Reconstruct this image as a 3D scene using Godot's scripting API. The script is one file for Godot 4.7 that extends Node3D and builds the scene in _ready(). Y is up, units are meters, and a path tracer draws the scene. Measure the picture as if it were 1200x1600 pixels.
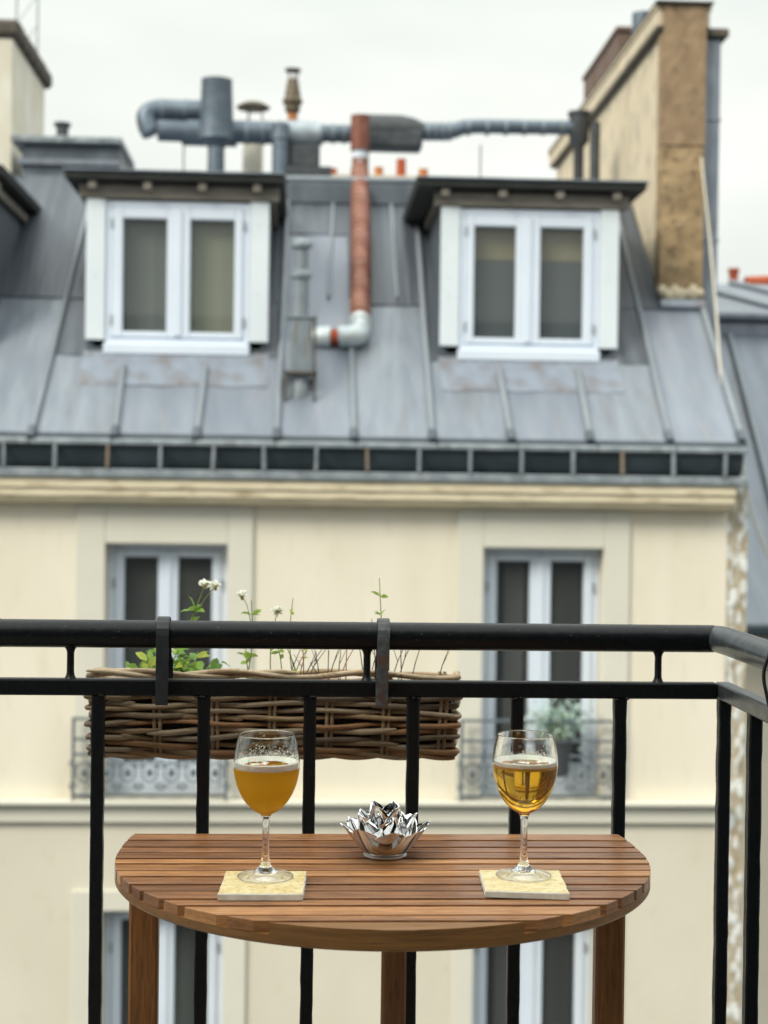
extends Node3D
# A café-style half round table on a Paris balcony, the zinc roof and cream facade opposite.
# World: y = 0 is the balcony floor, -z looks across the street. Units are metres.

const SLOPE := 1.1504          # run per rise of the 41 degree zinc roof
var rng := RandomNumberGenerator.new()
var names := {}
var M := {}

# ------------------------------------------------------------------ mesh builder
class Geo:
	var v := PackedVector3Array()
	var n := PackedVector3Array()
	func tri(a: Vector3, b: Vector3, c: Vector3, na: Vector3, nb: Vector3, nc: Vector3) -> void:
		var g := (b - a).cross(c - a)
		if g.length_squared() < 1e-18:
			return
		v.append(a)
		n.append(na)
		if g.dot(na + nb + nc) > 0.0:
			v.append(c)
			v.append(b)
			n.append(nc)
			n.append(nb)
		else:
			v.append(b)
			v.append(c)
			n.append(nb)
			n.append(nc)
	func quad(a: Vector3, b: Vector3, c: Vector3, d: Vector3, hint: Vector3) -> void:
		var g := (c - a).cross(d - b).normalized()
		if g.dot(hint) < 0.0:
			g = -g
		tri(a, b, c, g, g, g)
		tri(a, c, d, g, g, g)
	func flat(a: Vector3, b: Vector3, c: Vector3, hint: Vector3) -> void:
		var g := (b - a).cross(c - a).normalized()
		if g.dot(hint) < 0.0:
			g = -g
		tri(a, b, c, g, g, g)
	func box(c: Vector3, s: Vector3, b := 0.0, t := Basis()) -> void:
		var h := s * 0.5
		if b <= 0.0:
			for ax in 3:
				for sg in [-1.0, 1.0]:
					var u := (ax + 1) % 3
					var w := (ax + 2) % 3
					var q := []
					for k in [[-1, -1], [1, -1], [1, 1], [-1, 1]]:
						var p := Vector3()
						p[ax] = h[ax] * sg
						p[u] = h[u] * k[0]
						p[w] = h[w] * k[1]
						q.append(c + t * p)
					var nn := Vector3()
					nn[ax] = sg
					quad(q[0], q[1], q[2], q[3], t * nn)
			return
		b = minf(b, minf(h.x, minf(h.y, h.z)) * 0.95)
		var cp := func(sx: float, sy: float, sz: float, ax: int) -> Vector3:
			var p := Vector3(sx * (h.x - b), sy * (h.y - b), sz * (h.z - b))
			p[ax] += b * [sx, sy, sz][ax]
			return c + t * p
		for ax in 3:
			var u := (ax + 1) % 3
			var w := (ax + 2) % 3
			for sg in [-1.0, 1.0]:
				var q := []
				for k in [[-1.0, -1.0], [1.0, -1.0], [1.0, 1.0], [-1.0, 1.0]]:
					var s3 := [0.0, 0.0, 0.0]
					s3[ax] = sg
					s3[u] = k[0]
					s3[w] = k[1]
					q.append(cp.call(s3[0], s3[1], s3[2], ax))
				var nn := Vector3()
				nn[ax] = sg
				quad(q[0], q[1], q[2], q[3], t * nn)
			for su in [-1.0, 1.0]:      # edges that run along ax
				for sw in [-1.0, 1.0]:
					var q := []
					for e in [[-1.0, u], [1.0, u], [1.0, w], [-1.0, w]]:
						var s3 := [0.0, 0.0, 0.0]
						s3[ax] = e[0]
						s3[u] = su
						s3[w] = sw
						q.append(cp.call(s3[0], s3[1], s3[2], e[1]))
					var nn := Vector3()
					nn[u] = su
					nn[w] = sw
					quad(q[0], q[1], q[2], q[3], t * nn)
		for sx in [-1.0, 1.0]:
			for sy in [-1.0, 1.0]:
				for sz in [-1.0, 1.0]:
					flat(cp.call(sx, sy, sz, 0), cp.call(sx, sy, sz, 1), cp.call(sx, sy, sz, 2), t * Vector3(sx, sy, sz))
	func span(x0: float, x1: float, y0: float, y1: float, z0: float, z1: float, b := 0.0) -> void:
		box(Vector3((x0 + x1) / 2, (y0 + y1) / 2, (z0 + z1) / 2), Vector3(absf(x1 - x0), absf(y1 - y0), absf(z1 - z0)), b)
	func bar(a: Vector3, b: Vector3, w: float, d: float, up := Vector3.UP, bev := 0.0) -> void:
		var y := (b - a).normalized()
		var x := y.cross(up).normalized()
		if x.length() < 0.5:
			x = Vector3.RIGHT
		var z := x.cross(y)
		box((a + b) / 2, Vector3(w, a.distance_to(b), d), bev, Basis(x, y, z))
	func tube(p: PackedVector3Array, r, sides := 10, cap := true, squash := 1.0) -> void:
		var rings := []
		var norms := []
		var t0 := (p[1] - p[0]).normalized()
		var x := t0.cross(Vector3.UP if absf(t0.y) < 0.9 else Vector3.RIGHT).normalized()
		for i in p.size():
			var t: Vector3
			if i == 0:
				t = t0
			elif i == p.size() - 1:
				t = (p[i] - p[i - 1]).normalized()
			else:
				t = ((p[i] - p[i - 1]).normalized() + (p[i + 1] - p[i]).normalized()).normalized()
			x = (x - t * x.dot(t)).normalized()
			var y := t.cross(x)
			var rr: float = r[i] if r is PackedFloat32Array or r is Array else r
			var ring := PackedVector3Array()
			var nn := PackedVector3Array()
			for k in sides:
				var a := TAU * k / sides
				var d := x * cos(a) + y * sin(a) * squash
				ring.append(p[i] + d * rr)
				nn.append((x * cos(a) * squash + y * sin(a)).normalized())
			rings.append(ring)
			norms.append(nn)
		for i in p.size() - 1:
			for k in sides:
				var k2 := (k + 1) % sides
				tri(rings[i][k], rings[i + 1][k], rings[i + 1][k2], norms[i][k], norms[i + 1][k], norms[i + 1][k2])
				tri(rings[i][k], rings[i + 1][k2], rings[i][k2], norms[i][k], norms[i + 1][k2], norms[i][k2])
		if cap:
			for e in [[0, t0 * -1.0], [p.size() - 1, (p[-1] - p[-2]).normalized()]]:
				for k in sides:
					tri(p[e[0]], rings[e[0]][k], rings[e[0]][(k + 1) % sides], e[1], e[1], e[1])
	func lathe(prof: PackedVector2Array, c := Vector3.ZERO, segs := 32, sharp := 0.75, closed := false) -> void:
		# profile points (radius, height), outside to the left-hand walk; normals point to the right of the walk
		var m := prof.size()
		var cnt := m if closed else m - 1
		var sn := []
		for i in cnt:
			var d := (prof[(i + 1) % m] - prof[i]).normalized()
			sn.append(Vector2(d.y, -d.x))
		for i in cnt:
			var pa := prof[i]
			var pb := prof[(i + 1) % m]
			var here: Vector2 = sn[i]
			var na := here
			var nb := here
			if i > 0 or closed:
				var q: Vector2 = sn[(i - 1 + cnt) % cnt]
				if q.dot(here) > sharp:
					na = (q + here).normalized()
			if i < cnt - 1 or closed:
				var q: Vector2 = sn[(i + 1) % cnt]
				if q.dot(here) > sharp:
					nb = (q + here).normalized()
			for k in segs:
				var a0 := TAU * k / segs
				var a1 := TAU * (k + 1) / segs
				var d0 := Vector3(cos(a0), 0, sin(a0))
				var d1 := Vector3(cos(a1), 0, sin(a1))
				var A := c + d0 * pa.x + Vector3.UP * pa.y
				var B := c + d1 * pa.x + Vector3.UP * pa.y
				var C := c + d1 * pb.x + Vector3.UP * pb.y
				var D := c + d0 * pb.x + Vector3.UP * pb.y
				var nA := d0 * na.x + Vector3.UP * na.y
				var nB := d1 * na.x + Vector3.UP * na.y
				var nC := d1 * nb.x + Vector3.UP * nb.y
				var nD := d0 * nb.x + Vector3.UP * nb.y
				tri(A, B, C, nA, nB, nC)
				tri(A, C, D, nA, nC, nD)
	func ball(c: Vector3, r: Vector3, seg := 8) -> void:
		for i in seg / 2:
			for k in seg:
				var q := []
				for e in [[i, k], [i, k + 1], [i + 1, k + 1], [i + 1, k]]:
					var th: float = PI * e[0] / (seg / 2)
					var ph: float = TAU * e[1] / seg
					q.append(Vector3(sin(th) * cos(ph), cos(th), sin(th) * sin(ph)))
				var n0: Vector3 = (q[0] / r).normalized()
				var n1: Vector3 = (q[1] / r).normalized()
				var n2: Vector3 = (q[2] / r).normalized()
				var n3: Vector3 = (q[3] / r).normalized()
				tri(c + q[0] * r, c + q[1] * r, c + q[2] * r, n0, n1, n2)
				tri(c + q[0] * r, c + q[2] * r, c + q[3] * r, n0, n2, n3)
	func grid(nu: int, nv: int, f: Callable, hint: Vector3) -> void:
		var P := []
		for i in nu + 1:
			var row := PackedVector3Array()
			for j in nv + 1:
				row.append(f.call(float(i) / nu, float(j) / nv))
			P.append(row)
		var N := []
		for i in nu + 1:
			var row := PackedVector3Array()
			for j in nv + 1:
				var a: Vector3 = P[mini(i + 1, nu)][j] - P[maxi(i - 1, 0)][j]
				var b: Vector3 = P[i][mini(j + 1, nv)] - P[i][maxi(j - 1, 0)]
				var g := a.cross(b).normalized()
				if hint != Vector3.ZERO and g.dot(hint) < 0.0:
					g = -g
				row.append(g)
			N.append(row)
		for i in nu:
			for j in nv:
				tri(P[i][j], P[i + 1][j], P[i + 1][j + 1], N[i][j], N[i + 1][j], N[i + 1][j + 1])
				tri(P[i][j], P[i + 1][j + 1], P[i][j + 1], N[i][j], N[i + 1][j + 1], N[i][j + 1])
	func wall(x0: float, x1: float, y0: float, y1: float, z: float, depth: float, holes: Array) -> void:
		# a wall in the plane z facing +z, with rectangular openings [xa, xb, ya, yb] and their reveals
		var xs := [x0, x1]
		var ys := [y0, y1]
		for h in holes:
			xs.append_array([h[0], h[1]])
			ys.append_array([h[2], h[3]])
		xs.sort()
		ys.sort()
		for i in xs.size() - 1:
			for j in ys.size() - 1:
				if xs[i + 1] - xs[i] < 1e-5 or ys[j + 1] - ys[j] < 1e-5:
					continue
				var cx: float = (xs[i] + xs[i + 1]) / 2
				var cy: float = (ys[j] + ys[j + 1]) / 2
				var solid := true
				for h in holes:
					if cx > h[0] and cx < h[1] and cy > h[2] and cy < h[3]:
						solid = false
				if solid:
					for zz in [[z, 1.0], [z - depth, -1.0]]:
						quad(Vector3(xs[i], ys[j], zz[0]), Vector3(xs[i + 1], ys[j], zz[0]), Vector3(xs[i + 1], ys[j + 1], zz[0]), Vector3(xs[i], ys[j + 1], zz[0]), Vector3(0, 0, zz[1]))
		for h in holes:
			for e in [[h[0], h[2], h[0], h[3], 1, 0], [h[1], h[2], h[1], h[3], -1, 0], [h[0], h[2], h[1], h[2], 0, 1], [h[0], h[3], h[1], h[3], 0, -1]]:
				quad(Vector3(e[0], e[1], z), Vector3(e[2], e[3], z), Vector3(e[2], e[3], z - depth), Vector3(e[0], e[1], z - depth), Vector3(e[4], e[5], 0))
		for e in [[x0, y0, x0, y1, -1, 0], [x1, y0, x1, y1, 1, 0], [x0, y0, x1, y0, 0, -1], [x0, y1, x1, y1, 0, 1]]:
			quad(Vector3(e[0], e[1], z), Vector3(e[2], e[3], z), Vector3(e[2], e[3], z - depth), Vector3(e[0], e[1], z - depth), Vector3(e[4], e[5], 0))
	func mesh() -> ArrayMesh:
		var a := []
		a.resize(Mesh.ARRAY_MAX)
		a[Mesh.ARRAY_VERTEX] = v
		a[Mesh.ARRAY_NORMAL] = n
		var m := ArrayMesh.new()
		m.add_surface_from_arrays(Mesh.PRIMITIVE_TRIANGLES, a)
		return m

# ------------------------------------------------------------------ naming
func numbered(called: String) -> String:
	var k: int = names.get(called, 0)
	names[called] = k + 1
	return called if k == 0 else "%s_%03d" % [called, k]

func tag(o: Node, label: String, category: String, group := "") -> Node:
	o.set_meta("label", label)
	o.set_meta("category", category)
	if group:
		o.set_meta("group", group)
	return o

func thing(called: String, label: String, category: String, at := Vector3.ZERO, group := "") -> Node3D:
	var o := Node3D.new()
	o.name = numbered(called)
	add_child(o, true)
	o.position = at
	tag(o, label, category, group)
	return o

func part(called: String, g, mat: Material, parent: Node, label := "") -> MeshInstance3D:
	var o := MeshInstance3D.new()
	o.mesh = g.mesh() if g is Geo else g
	o.material_override = mat
	o.name = numbered(called) if parent == self else called
	parent.add_child(o, true)
	if label:
		o.set_meta("label", label)
	return o

func structure(called: String, g: Geo, mat: Material) -> MeshInstance3D:
	var o := part(called, g, mat, self)
	o.set_meta("kind", "structure")
	return o

func G() -> Geo:
	return Geo.new()

func V(x: float, y: float, z: float) -> Vector3:
	return Vector3(x, y, z)

# ------------------------------------------------------------------ materials
func grey_noise(size: int, sd: int, freq: float, oct := 4, kind := FastNoiseLite.TYPE_SIMPLEX_SMOOTH) -> PackedByteArray:
	var f := FastNoiseLite.new()
	f.seed = sd
	f.noise_type = kind
	f.frequency = freq
	f.fractal_octaves = oct
	var im := f.get_seamless_image(size, size)
	im.convert(Image.FORMAT_L8)
	return im.get_data()

func tex(size: int, a: PackedByteArray, c0: Color, c1: Color, b := PackedByteArray(), c2 := Color.BLACK, lo := 150, hi := 230, most := 0.8) -> ImageTexture:
	# a blends c0 to c1; where b exceeds lo, c2 comes in
	var out := PackedByteArray()
	out.resize(size * size * 3)
	for i in size * size:
		var c := c0.lerp(c1, a[i] / 255.0)
		if b.size():
			c = c.lerp(c2, clampf(float(b[i] - lo) / (hi - lo), 0.0, 1.0) * most)
		out[i * 3] = int(clampf(c.r, 0, 1) * 255)
		out[i * 3 + 1] = int(clampf(c.g, 0, 1) * 255)
		out[i * 3 + 2] = int(clampf(c.b, 0, 1) * 255)
	return ImageTexture.create_from_image(Image.create_from_data(size, size, false, Image.FORMAT_RGB8, out))

func grey_tex(size: int, a: PackedByteArray) -> ImageTexture:
	return ImageTexture.create_from_image(Image.create_from_data(size, size, false, Image.FORMAT_L8, a))

func mat(c: Color, rough := 0.6, metal := 0.0) -> StandardMaterial3D:
	var m := StandardMaterial3D.new()
	m.albedo_color = c
	m.roughness = rough
	m.metallic = metal
	return m

func tmat(t: Texture2D, rough := 0.6, metal := 0.0, scale := Vector3.ONE, off := Vector3.ZERO, bump: Texture2D = null, amount := 0.0) -> StandardMaterial3D:
	var m := mat(Color.WHITE, rough, metal)
	m.albedo_texture = t
	m.uv1_triplanar = true
	m.uv1_world_triplanar = true
	m.uv1_scale = scale
	m.uv1_offset = off
	if bump:
		m.heightmap_enabled = true
		m.heightmap_texture = bump
		m.heightmap_scale = amount
	return m

func rgb(r: int, g: int, b: int) -> Color:
	return Color8(r, g, b)

func make_materials() -> void:
	var n1 := grey_noise(512, 1, 0.008, 5)
	var n2 := grey_noise(512, 2, 0.02, 4)
	var n3 := grey_noise(512, 3, 0.004, 3)
	var n4 := grey_noise(256, 4, 0.05, 3)
	var fine := grey_tex(256, n4)
	var coarse := grey_tex(512, n2)
	var zn := tex(512, n1, rgb(102, 110, 122), rgb(136, 143, 155), n2, rgb(144, 141, 140), 150, 230, 0.5)
	var zn2 := tex(512, n2, rgb(108, 116, 127), rgb(138, 146, 156), n1, rgb(108, 100, 98), 160, 235, 0.6)
	M.zinc = []
	for k in 5:
		M.zinc.append(tmat(zn if k % 2 == 0 else zn2, 0.42, 0.2, V(0.7, 0.22, 0.22), V(k * 0.37, k * 0.61, k * 0.23), fine, 0.4))
	var zo := tex(512, n1, rgb(62, 69, 78), rgb(98, 104, 113), n2, rgb(54, 56, 62), 150, 225, 0.6)
	M.zinc_old = []
	for k in 3:
		M.zinc_old.append(tmat(zo, 0.42, 0.2, V(1.6, 0.16, 0.16), V(k * 0.41, k * 0.37, k * 0.29), fine, 0.4))
	M.zinc_apron = tmat(tex(512, n1, rgb(136, 146, 160), rgb(118, 125, 137), n3, rgb(104, 94, 90), 130, 200, 0.65), 0.5, 0.1, V(1.3, 1.6, 1.6), V(0.3, 0.1, 0))
	M.batten = tmat(tex(512, n1, rgb(118, 126, 134), rgb(146, 153, 160)), 0.4, 0.2, V(0.5, 0.3, 0.3), V(0.5, 0.2, 0.7))
	M.zinc_dark = tmat(tex(512, n1, rgb(70, 78, 86), rgb(98, 106, 114)), 0.5, 0.1, V(0.8, 0.3, 0.8))
	M.trough = tmat(tex(512, n1, rgb(48, 58, 64), rgb(72, 84, 90)), 0.5, 0.2, V(0.5, 0.5, 0.5))
	M.strap_rust = tmat(tex(512, n2, rgb(112, 96, 80), rgb(140, 128, 112)), 0.7, 0.0, V(1, 1, 1))
	M.lip = tmat(tex(512, n2, rgb(120, 130, 138), rgb(164, 170, 174), n1, rgb(90, 92, 94), 160, 230, 0.7), 0.5, 0.3, V(0.6, 0.6, 0.6))
	M.stucco = tmat(tex(512, n3, rgb(221, 213, 194), rgb(229, 222, 206), n2, rgb(208, 200, 180), 160, 240, 0.35), 0.9, 0.0, V(0.55, 0.17, 0.5), Vector3.ZERO, fine, 0.15)
	M.surround = tmat(tex(512, n3, rgb(207, 204, 191), rgb(215, 212, 200)), 0.9, 0.0, V(0.3, 0.3, 0.3), Vector3.ZERO, fine, 0.15)
	M.lower_wall = tmat(tex(512, n3, rgb(206, 200, 183), rgb(216, 210, 195), n2, rgb(200, 192, 172), 180, 250, 0.5), 0.9, 0.0, V(0.35, 0.22, 0.35), V(0.4, 0.2, 0), fine, 0.15)
	M.stone = tmat(tex(512, n1, rgb(236, 224, 196), rgb(224, 211, 182), n2, rgb(168, 150, 122), 140, 230, 0.75), 0.9, 0.0, V(0.25, 1.6, 1.6), Vector3.ZERO, coarse, 0.5)
	M.stone_dark = tmat(tex(512, n1, rgb(92, 86, 78), rgb(66, 62, 56)), 0.9, 0.0, V(0.8, 0.8, 0.8), Vector3.ZERO, coarse, 1.0)
	M.pier = tmat(tex(512, n1, rgb(158, 142, 114), rgb(184, 178, 164), n2, rgb(222, 226, 226), 122, 152, 0.95), 0.95, 0.0, V(1.1, 0.55, 1.1), V(0.2, 0.35, 0.1), coarse, 2.0)
	M.chim_front = tmat(tex(512, n1, rgb(132, 112, 84), rgb(172, 148, 114), n2, rgb(92, 78, 60), 145, 225, 0.8), 0.95, 0.0, V(0.7, 0.7, 0.7), V(0.1, 0.2, 0), coarse, 1.2)
	M.chim_front_top = tmat(tex(512, n1, rgb(134, 112, 88), rgb(156, 133, 106), n2, rgb(112, 94, 76), 150, 225, 0.7), 0.95, 0.0, V(0.8, 0.5, 0.8), V(0.3, 0.2, 0.1), coarse, 0.5)
	M.chim_side = tmat(tex(512, n1, rgb(206, 193, 168), rgb(190, 177, 154), n2, rgb(142, 136, 128), 145, 235, 0.8), 0.95, 0.0, V(0.5, 0.25, 0.5), V(0.1, 0.4, 0.3), coarse, 1.0)
	M.chim_left = tmat(tex(512, n1, rgb(196, 188, 168), rgb(216, 214, 206)), 0.95, 0.0, V(0.5, 0.3, 0.5))
	M.duct = tmat(tex(512, n1, rgb(84, 96, 108), rgb(118, 130, 142), n2, rgb(74, 72, 70), 160, 235, 0.6), 0.45, 0.45, V(0.6, 0.9, 0.6))
	M.duct_ring = tmat(tex(512, n2, rgb(104, 114, 124), rgb(140, 150, 158)), 0.45, 0.3, V(0.8, 0.8, 0.8))
	M.duct_bright = tmat(tex(512, n2, rgb(136, 146, 154), rgb(172, 180, 186), n1, rgb(120, 112, 104), 165, 240, 0.6), 0.35, 0.5, V(0.8, 0.8, 0.8))
	M.duct_dark = tmat(tex(512, n2, rgb(54, 58, 62), rgb(76, 80, 84)), 0.6, 0.2, V(0.8, 0.8, 0.8))
	M.copper = tmat(tex(512, n2, rgb(104, 58, 44), rgb(134, 82, 66), n1, rgb(134, 106, 94), 150, 220, 0.7), 0.6, 0.1, V(0.7, 0.7, 0.7))
	M.copper_rib = tmat(tex(512, n2, rgb(140, 98, 82), rgb(166, 126, 110)), 0.6, 0.1, V(0.7, 0.7, 0.7))
	M.terracotta = tmat(tex(512, n2, rgb(150, 66, 40), rgb(176, 92, 58)), 0.9, 0.0, V(1, 1, 1))
	M.ochre_pot = tmat(tex(512, n2, rgb(164, 98, 56), rgb(190, 130, 76)), 0.9, 0.0, V(1, 1, 1))
	M.pot_brown = tmat(tex(512, n2, rgb(92, 76, 68), rgb(116, 96, 86)), 0.9, 0.0, V(1, 1, 1))
	M.cowl = tmat(tex(512, n2, rgb(70, 64, 52), rgb(120, 106, 84)), 0.6, 0.3, V(2, 2, 2))
	M.vent_metal = tmat(tex(512, n2, rgb(112, 122, 130), rgb(142, 150, 156), n1, rgb(116, 104, 90), 150, 230, 0.6), 0.45, 0.2, V(2.5, 0.5, 2.5))
	M.pale_metal = tmat(tex(512, n2, rgb(176, 190, 196), rgb(206, 216, 220), n1, rgb(146, 138, 128), 165, 240, 0.5), 0.45, 0.2, V(0.8, 0.8, 0.8))
	M.white = tmat(tex(512, n3, rgb(208, 218, 232), rgb(216, 225, 238)), 0.45, 0.0, V(0.5, 0.5, 0.5))
	M.board = tmat(tex(512, n3, rgb(210, 219, 226), rgb(218, 226, 232), n2, rgb(190, 198, 202), 185, 250, 0.6), 0.6, 0.0, V(0.6, 0.6, 0.6))
	M.fascia = tmat(tex(512, n1, rgb(116, 110, 102), rgb(146, 140, 130)), 0.85, 0.0, V(0.6, 1.5, 1))
	M.slab = tmat(tex(512, n1, rgb(50, 52, 50), rgb(70, 70, 66)), 0.8, 0.0, V(0.6, 1.5, 1))
	M.interior = mat(rgb(112, 116, 98), 0.95)
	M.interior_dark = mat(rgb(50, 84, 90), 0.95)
	M.blind = mat(rgb(104, 110, 92), 0.95)
	M.blind_dark = mat(rgb(74, 82, 80), 0.95)
	M.blind_olive = mat(rgb(104, 102, 78), 0.95)
	M.blind_teal = mat(rgb(46, 60, 64), 0.95)
	M.screen_green = mat(rgb(58, 68, 64), 0.95)
	M.screen_dark = mat(rgb(40, 52, 50), 0.95)
	M.curtain = mat(rgb(110, 114, 110), 0.95)
	M.glass = mat(Color(1, 1, 1, 0.04), 0.03)
	M.glass.transparency = BaseMaterial3D.TRANSPARENCY_ALPHA
	M.iron = tmat(tex(256, n4, rgb(88, 97, 104), rgb(116, 124, 130)), 0.55, 0.2, V(2, 2, 2))
	M.asphalt = tmat(tex(512, n2, rgb(60, 60, 60), rgb(74, 74, 74)), 0.9, 0.0, V(0.3, 0.3, 0.3))
	M.tile = tmat(tex(512, n2, rgb(132, 126, 118), rgb(150, 144, 136)), 0.7, 0.0, V(0.6, 0.6, 0.6))
	# near things
	var paint := tex(512, grey_noise(512, 11, 0.03, 4), rgb(5, 8, 11), rgb(10, 13, 17), grey_noise(512, 12, 0.06, 4), rgb(96, 100, 104), 208, 235, 0.8)
	M.rail = tmat(paint, 0.36, 0.0, V(4, 4, 4), Vector3.ZERO, grey_tex(256, n4), 0.06)
	M.rail.metallic_specular = 0.36
	M.rail_worn = tmat(tex(512, n2, rgb(50, 56, 60), rgb(86, 91, 94), grey_noise(512, 15, 0.03, 4), rgb(150, 150, 146), 185, 225, 0.6), 0.30, 0.35, V(3, 3, 3), V(0.3, 0.1, 0))
	M.bar = tmat(tex(512, grey_noise(512, 13, 0.03, 4), rgb(4, 6, 9), rgb(9, 12, 16), grey_noise(512, 14, 0.06, 4), rgb(70, 74, 78), 220, 245, 0.7), 0.42, 0.0, V(5, 4, 5), Vector3.ZERO, grey_tex(256, n4), 0.10)
	M.bar.metallic_specular = 0.38
	M.hook = tmat(tex(512, n2, rgb(18, 22, 27), rgb(34, 39, 44), n1, rgb(92, 96, 98), 190, 245, 0.6), 0.5, 0.1, V(5, 5, 5))
	M.hook_rust = tmat(tex(512, n2, rgb(44, 46, 48), rgb(84, 88, 90), n1, rgb(78, 50, 38), 130, 190, 0.85), 0.55, 0.2, V(6, 6, 6), V(0.2, 0.3, 0))
	M.wire = mat(rgb(20, 20, 22), 0.4)
	# wood: long grain along x
	M.wood = []
	var g1 := grey_noise(512, 21, 0.012, 5)
	var g2 := grey_noise(512, 22, 0.03, 3)
	var tones := [[rgb(126, 82, 46), rgb(182, 126, 76)], [rgb(100, 63, 35), rgb(153, 102, 60)], [rgb(154, 104, 60), rgb(208, 150, 94)], [rgb(114, 73, 43), rgb(168, 115, 71)]]
	var wb := grey_tex(512, g2)
	for k in 4:
		var tt := tex(512, g1, tones[k][0], tones[k][1], g2, tones[k][0].darkened(0.35), 150, 225, 0.7)
		for j in 2:
			var w := tmat(tt, 0.36, 0.0, V(0.9, 11.0, 11.0), V(0.31 * k + 0.5 * j, 0.17 * k, 0.43 * k + 0.29 * j), wb, 0.05)
			w.clearcoat_enabled = true
			w.clearcoat = 0.35
			w.clearcoat_roughness = 0.22
			M.wood.append(w)
	M.wood_edge = tmat(tex(512, g1, rgb(112, 76, 38), rgb(150, 106, 58), g2, rgb(92, 60, 32), 160, 230, 0.6), 0.4, 0.0, V(0.9, 14.0, 6.0), V(0.3, 0.2, 0), wb, 0.05)
	M.wood_leg = tmat(tex(512, g1, rgb(112, 70, 28), rgb(152, 100, 48), g2, rgb(84, 50, 20), 150, 225, 0.7), 0.4, 0.0, V(12.0, 0.8, 12.0), V(0.1, 0.2, 0), wb, 0.05)
	M.screw = mat(rgb(40, 34, 30), 0.4, 0.8)
	# wicker: greyed willow, a few browner canes
	M.wicker = []
	for c in [[rgb(148, 130, 106), rgb(190, 170, 142)], [rgb(136, 113, 84), rgb(176, 150, 116)], [rgb(162, 142, 114), rgb(202, 182, 154)], [rgb(150, 110, 74), rgb(182, 140, 100)], [rgb(108, 92, 74), rgb(148, 128, 104)]]:
		M.wicker.append(tmat(tex(512, g2, c[0], c[1], g1, c[0].darkened(0.4), 165, 235, 0.6), 0.72, 0.0, V(3.0, 22.0, 12.0), V(rng.randf(), rng.randf(), 0), wb, 0.06))
	M.soil = tmat(tex(512, n2, rgb(46, 36, 28), rgb(74, 60, 46)), 1.0, 0.0, V(6, 6, 6), Vector3.ZERO, coarse, 1.0)
	M.leaf = []
	for c in [rgb(96, 132, 36), rgb(122, 150, 44), rgb(74, 110, 34), rgb(150, 160, 52)]:
		var l := mat(c, 0.55)
		l.backlight_enabled = true
		l.backlight = c.lightened(0.2)
		M.leaf.append(l)
	M.stem = mat(rgb(126, 138, 70), 0.7)
	M.red_stem = mat(rgb(150, 84, 60), 0.7)
	M.dry = mat(rgb(74, 62, 54), 0.9)
	M.petal = mat(rgb(240, 240, 232), 0.8)
	M.petal.backlight_enabled = true
	M.petal.backlight = rgb(200, 200, 190)
	M.bud = mat(rgb(206, 196, 120), 0.8)
	M.silver_leaf = mat(rgb(186, 206, 200), 0.7)
	M.silver_leaf.backlight_enabled = true
	M.silver_leaf.backlight = rgb(120, 140, 126)
	M.plant_liner = mat(rgb(58, 48, 38), 0.95)
	M.plant_pot = mat(rgb(62, 66, 70), 0.7)
	# table things
	M.chrome = mat(rgb(226, 226, 226), 0.06, 1.0)
	M.base_disc = mat(rgb(214, 210, 204), 0.3, 0.4)
	M.coaster = tmat(tex(512, n1, rgb(228, 216, 172), rgb(204, 178, 116), n2, rgb(172, 130, 82), 148, 225, 0.75), 0.5, 0.0, V(7, 7, 7), V(0.2, 0, 0.3), fine, 0.05)
	M.coaster2 = tmat(tex(512, n1, rgb(230, 220, 180), rgb(208, 184, 124), n2, rgb(180, 140, 86), 150, 228, 0.7), 0.5, 0.0, V(7, 7, 7), V(0.62, 0, 0.1), fine, 0.05)
	M.coaster_edge = tmat(tex(512, n2, rgb(214, 212, 200), rgb(230, 228, 218)), 0.7, 0.0, V(9, 9, 9))
	M.clear = mat(Color(1, 1, 1, 0.0), 0.0)
	M.clear.transparency = BaseMaterial3D.TRANSPARENCY_ALPHA
	M.clear.refraction_enabled = true
	M.clear.refraction_scale = 0.05
	M.thin_glass = mat(Color(1, 1, 1, 0.03), 0.0)
	M.thin_glass.transparency = BaseMaterial3D.TRANSPARENCY_ALPHA
	M.beer_cloudy = mat(Color(1.0, 0.80, 0.29, 0.40), 0.05)
	M.beer_clear = mat(Color(1.0, 0.79, 0.24, 0.04), 0.0)
	M.beer_cloudy.backlight_enabled = true
	M.beer_cloudy.backlight = Color(1.2, 1.0, 0.46)
	M.beer_clear.backlight_enabled = true
	M.beer_clear.backlight = Color(0.50, 0.37, 0.12)
	for b in [M.beer_cloudy, M.beer_clear]:
		b.transparency = BaseMaterial3D.TRANSPARENCY_ALPHA
		b.refraction_enabled = true
		b.refraction_scale = 0.033
	M.foam = tmat(tex(512, n2, rgb(250, 246, 234), rgb(240, 232, 212)), 0.9, 0.0, V(30, 30, 30), Vector3.ZERO, fine, 0.1)
	M.foam.subsurf_scatter_enabled = true
	M.foam.subsurf_scatter_strength = 0.3

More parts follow.
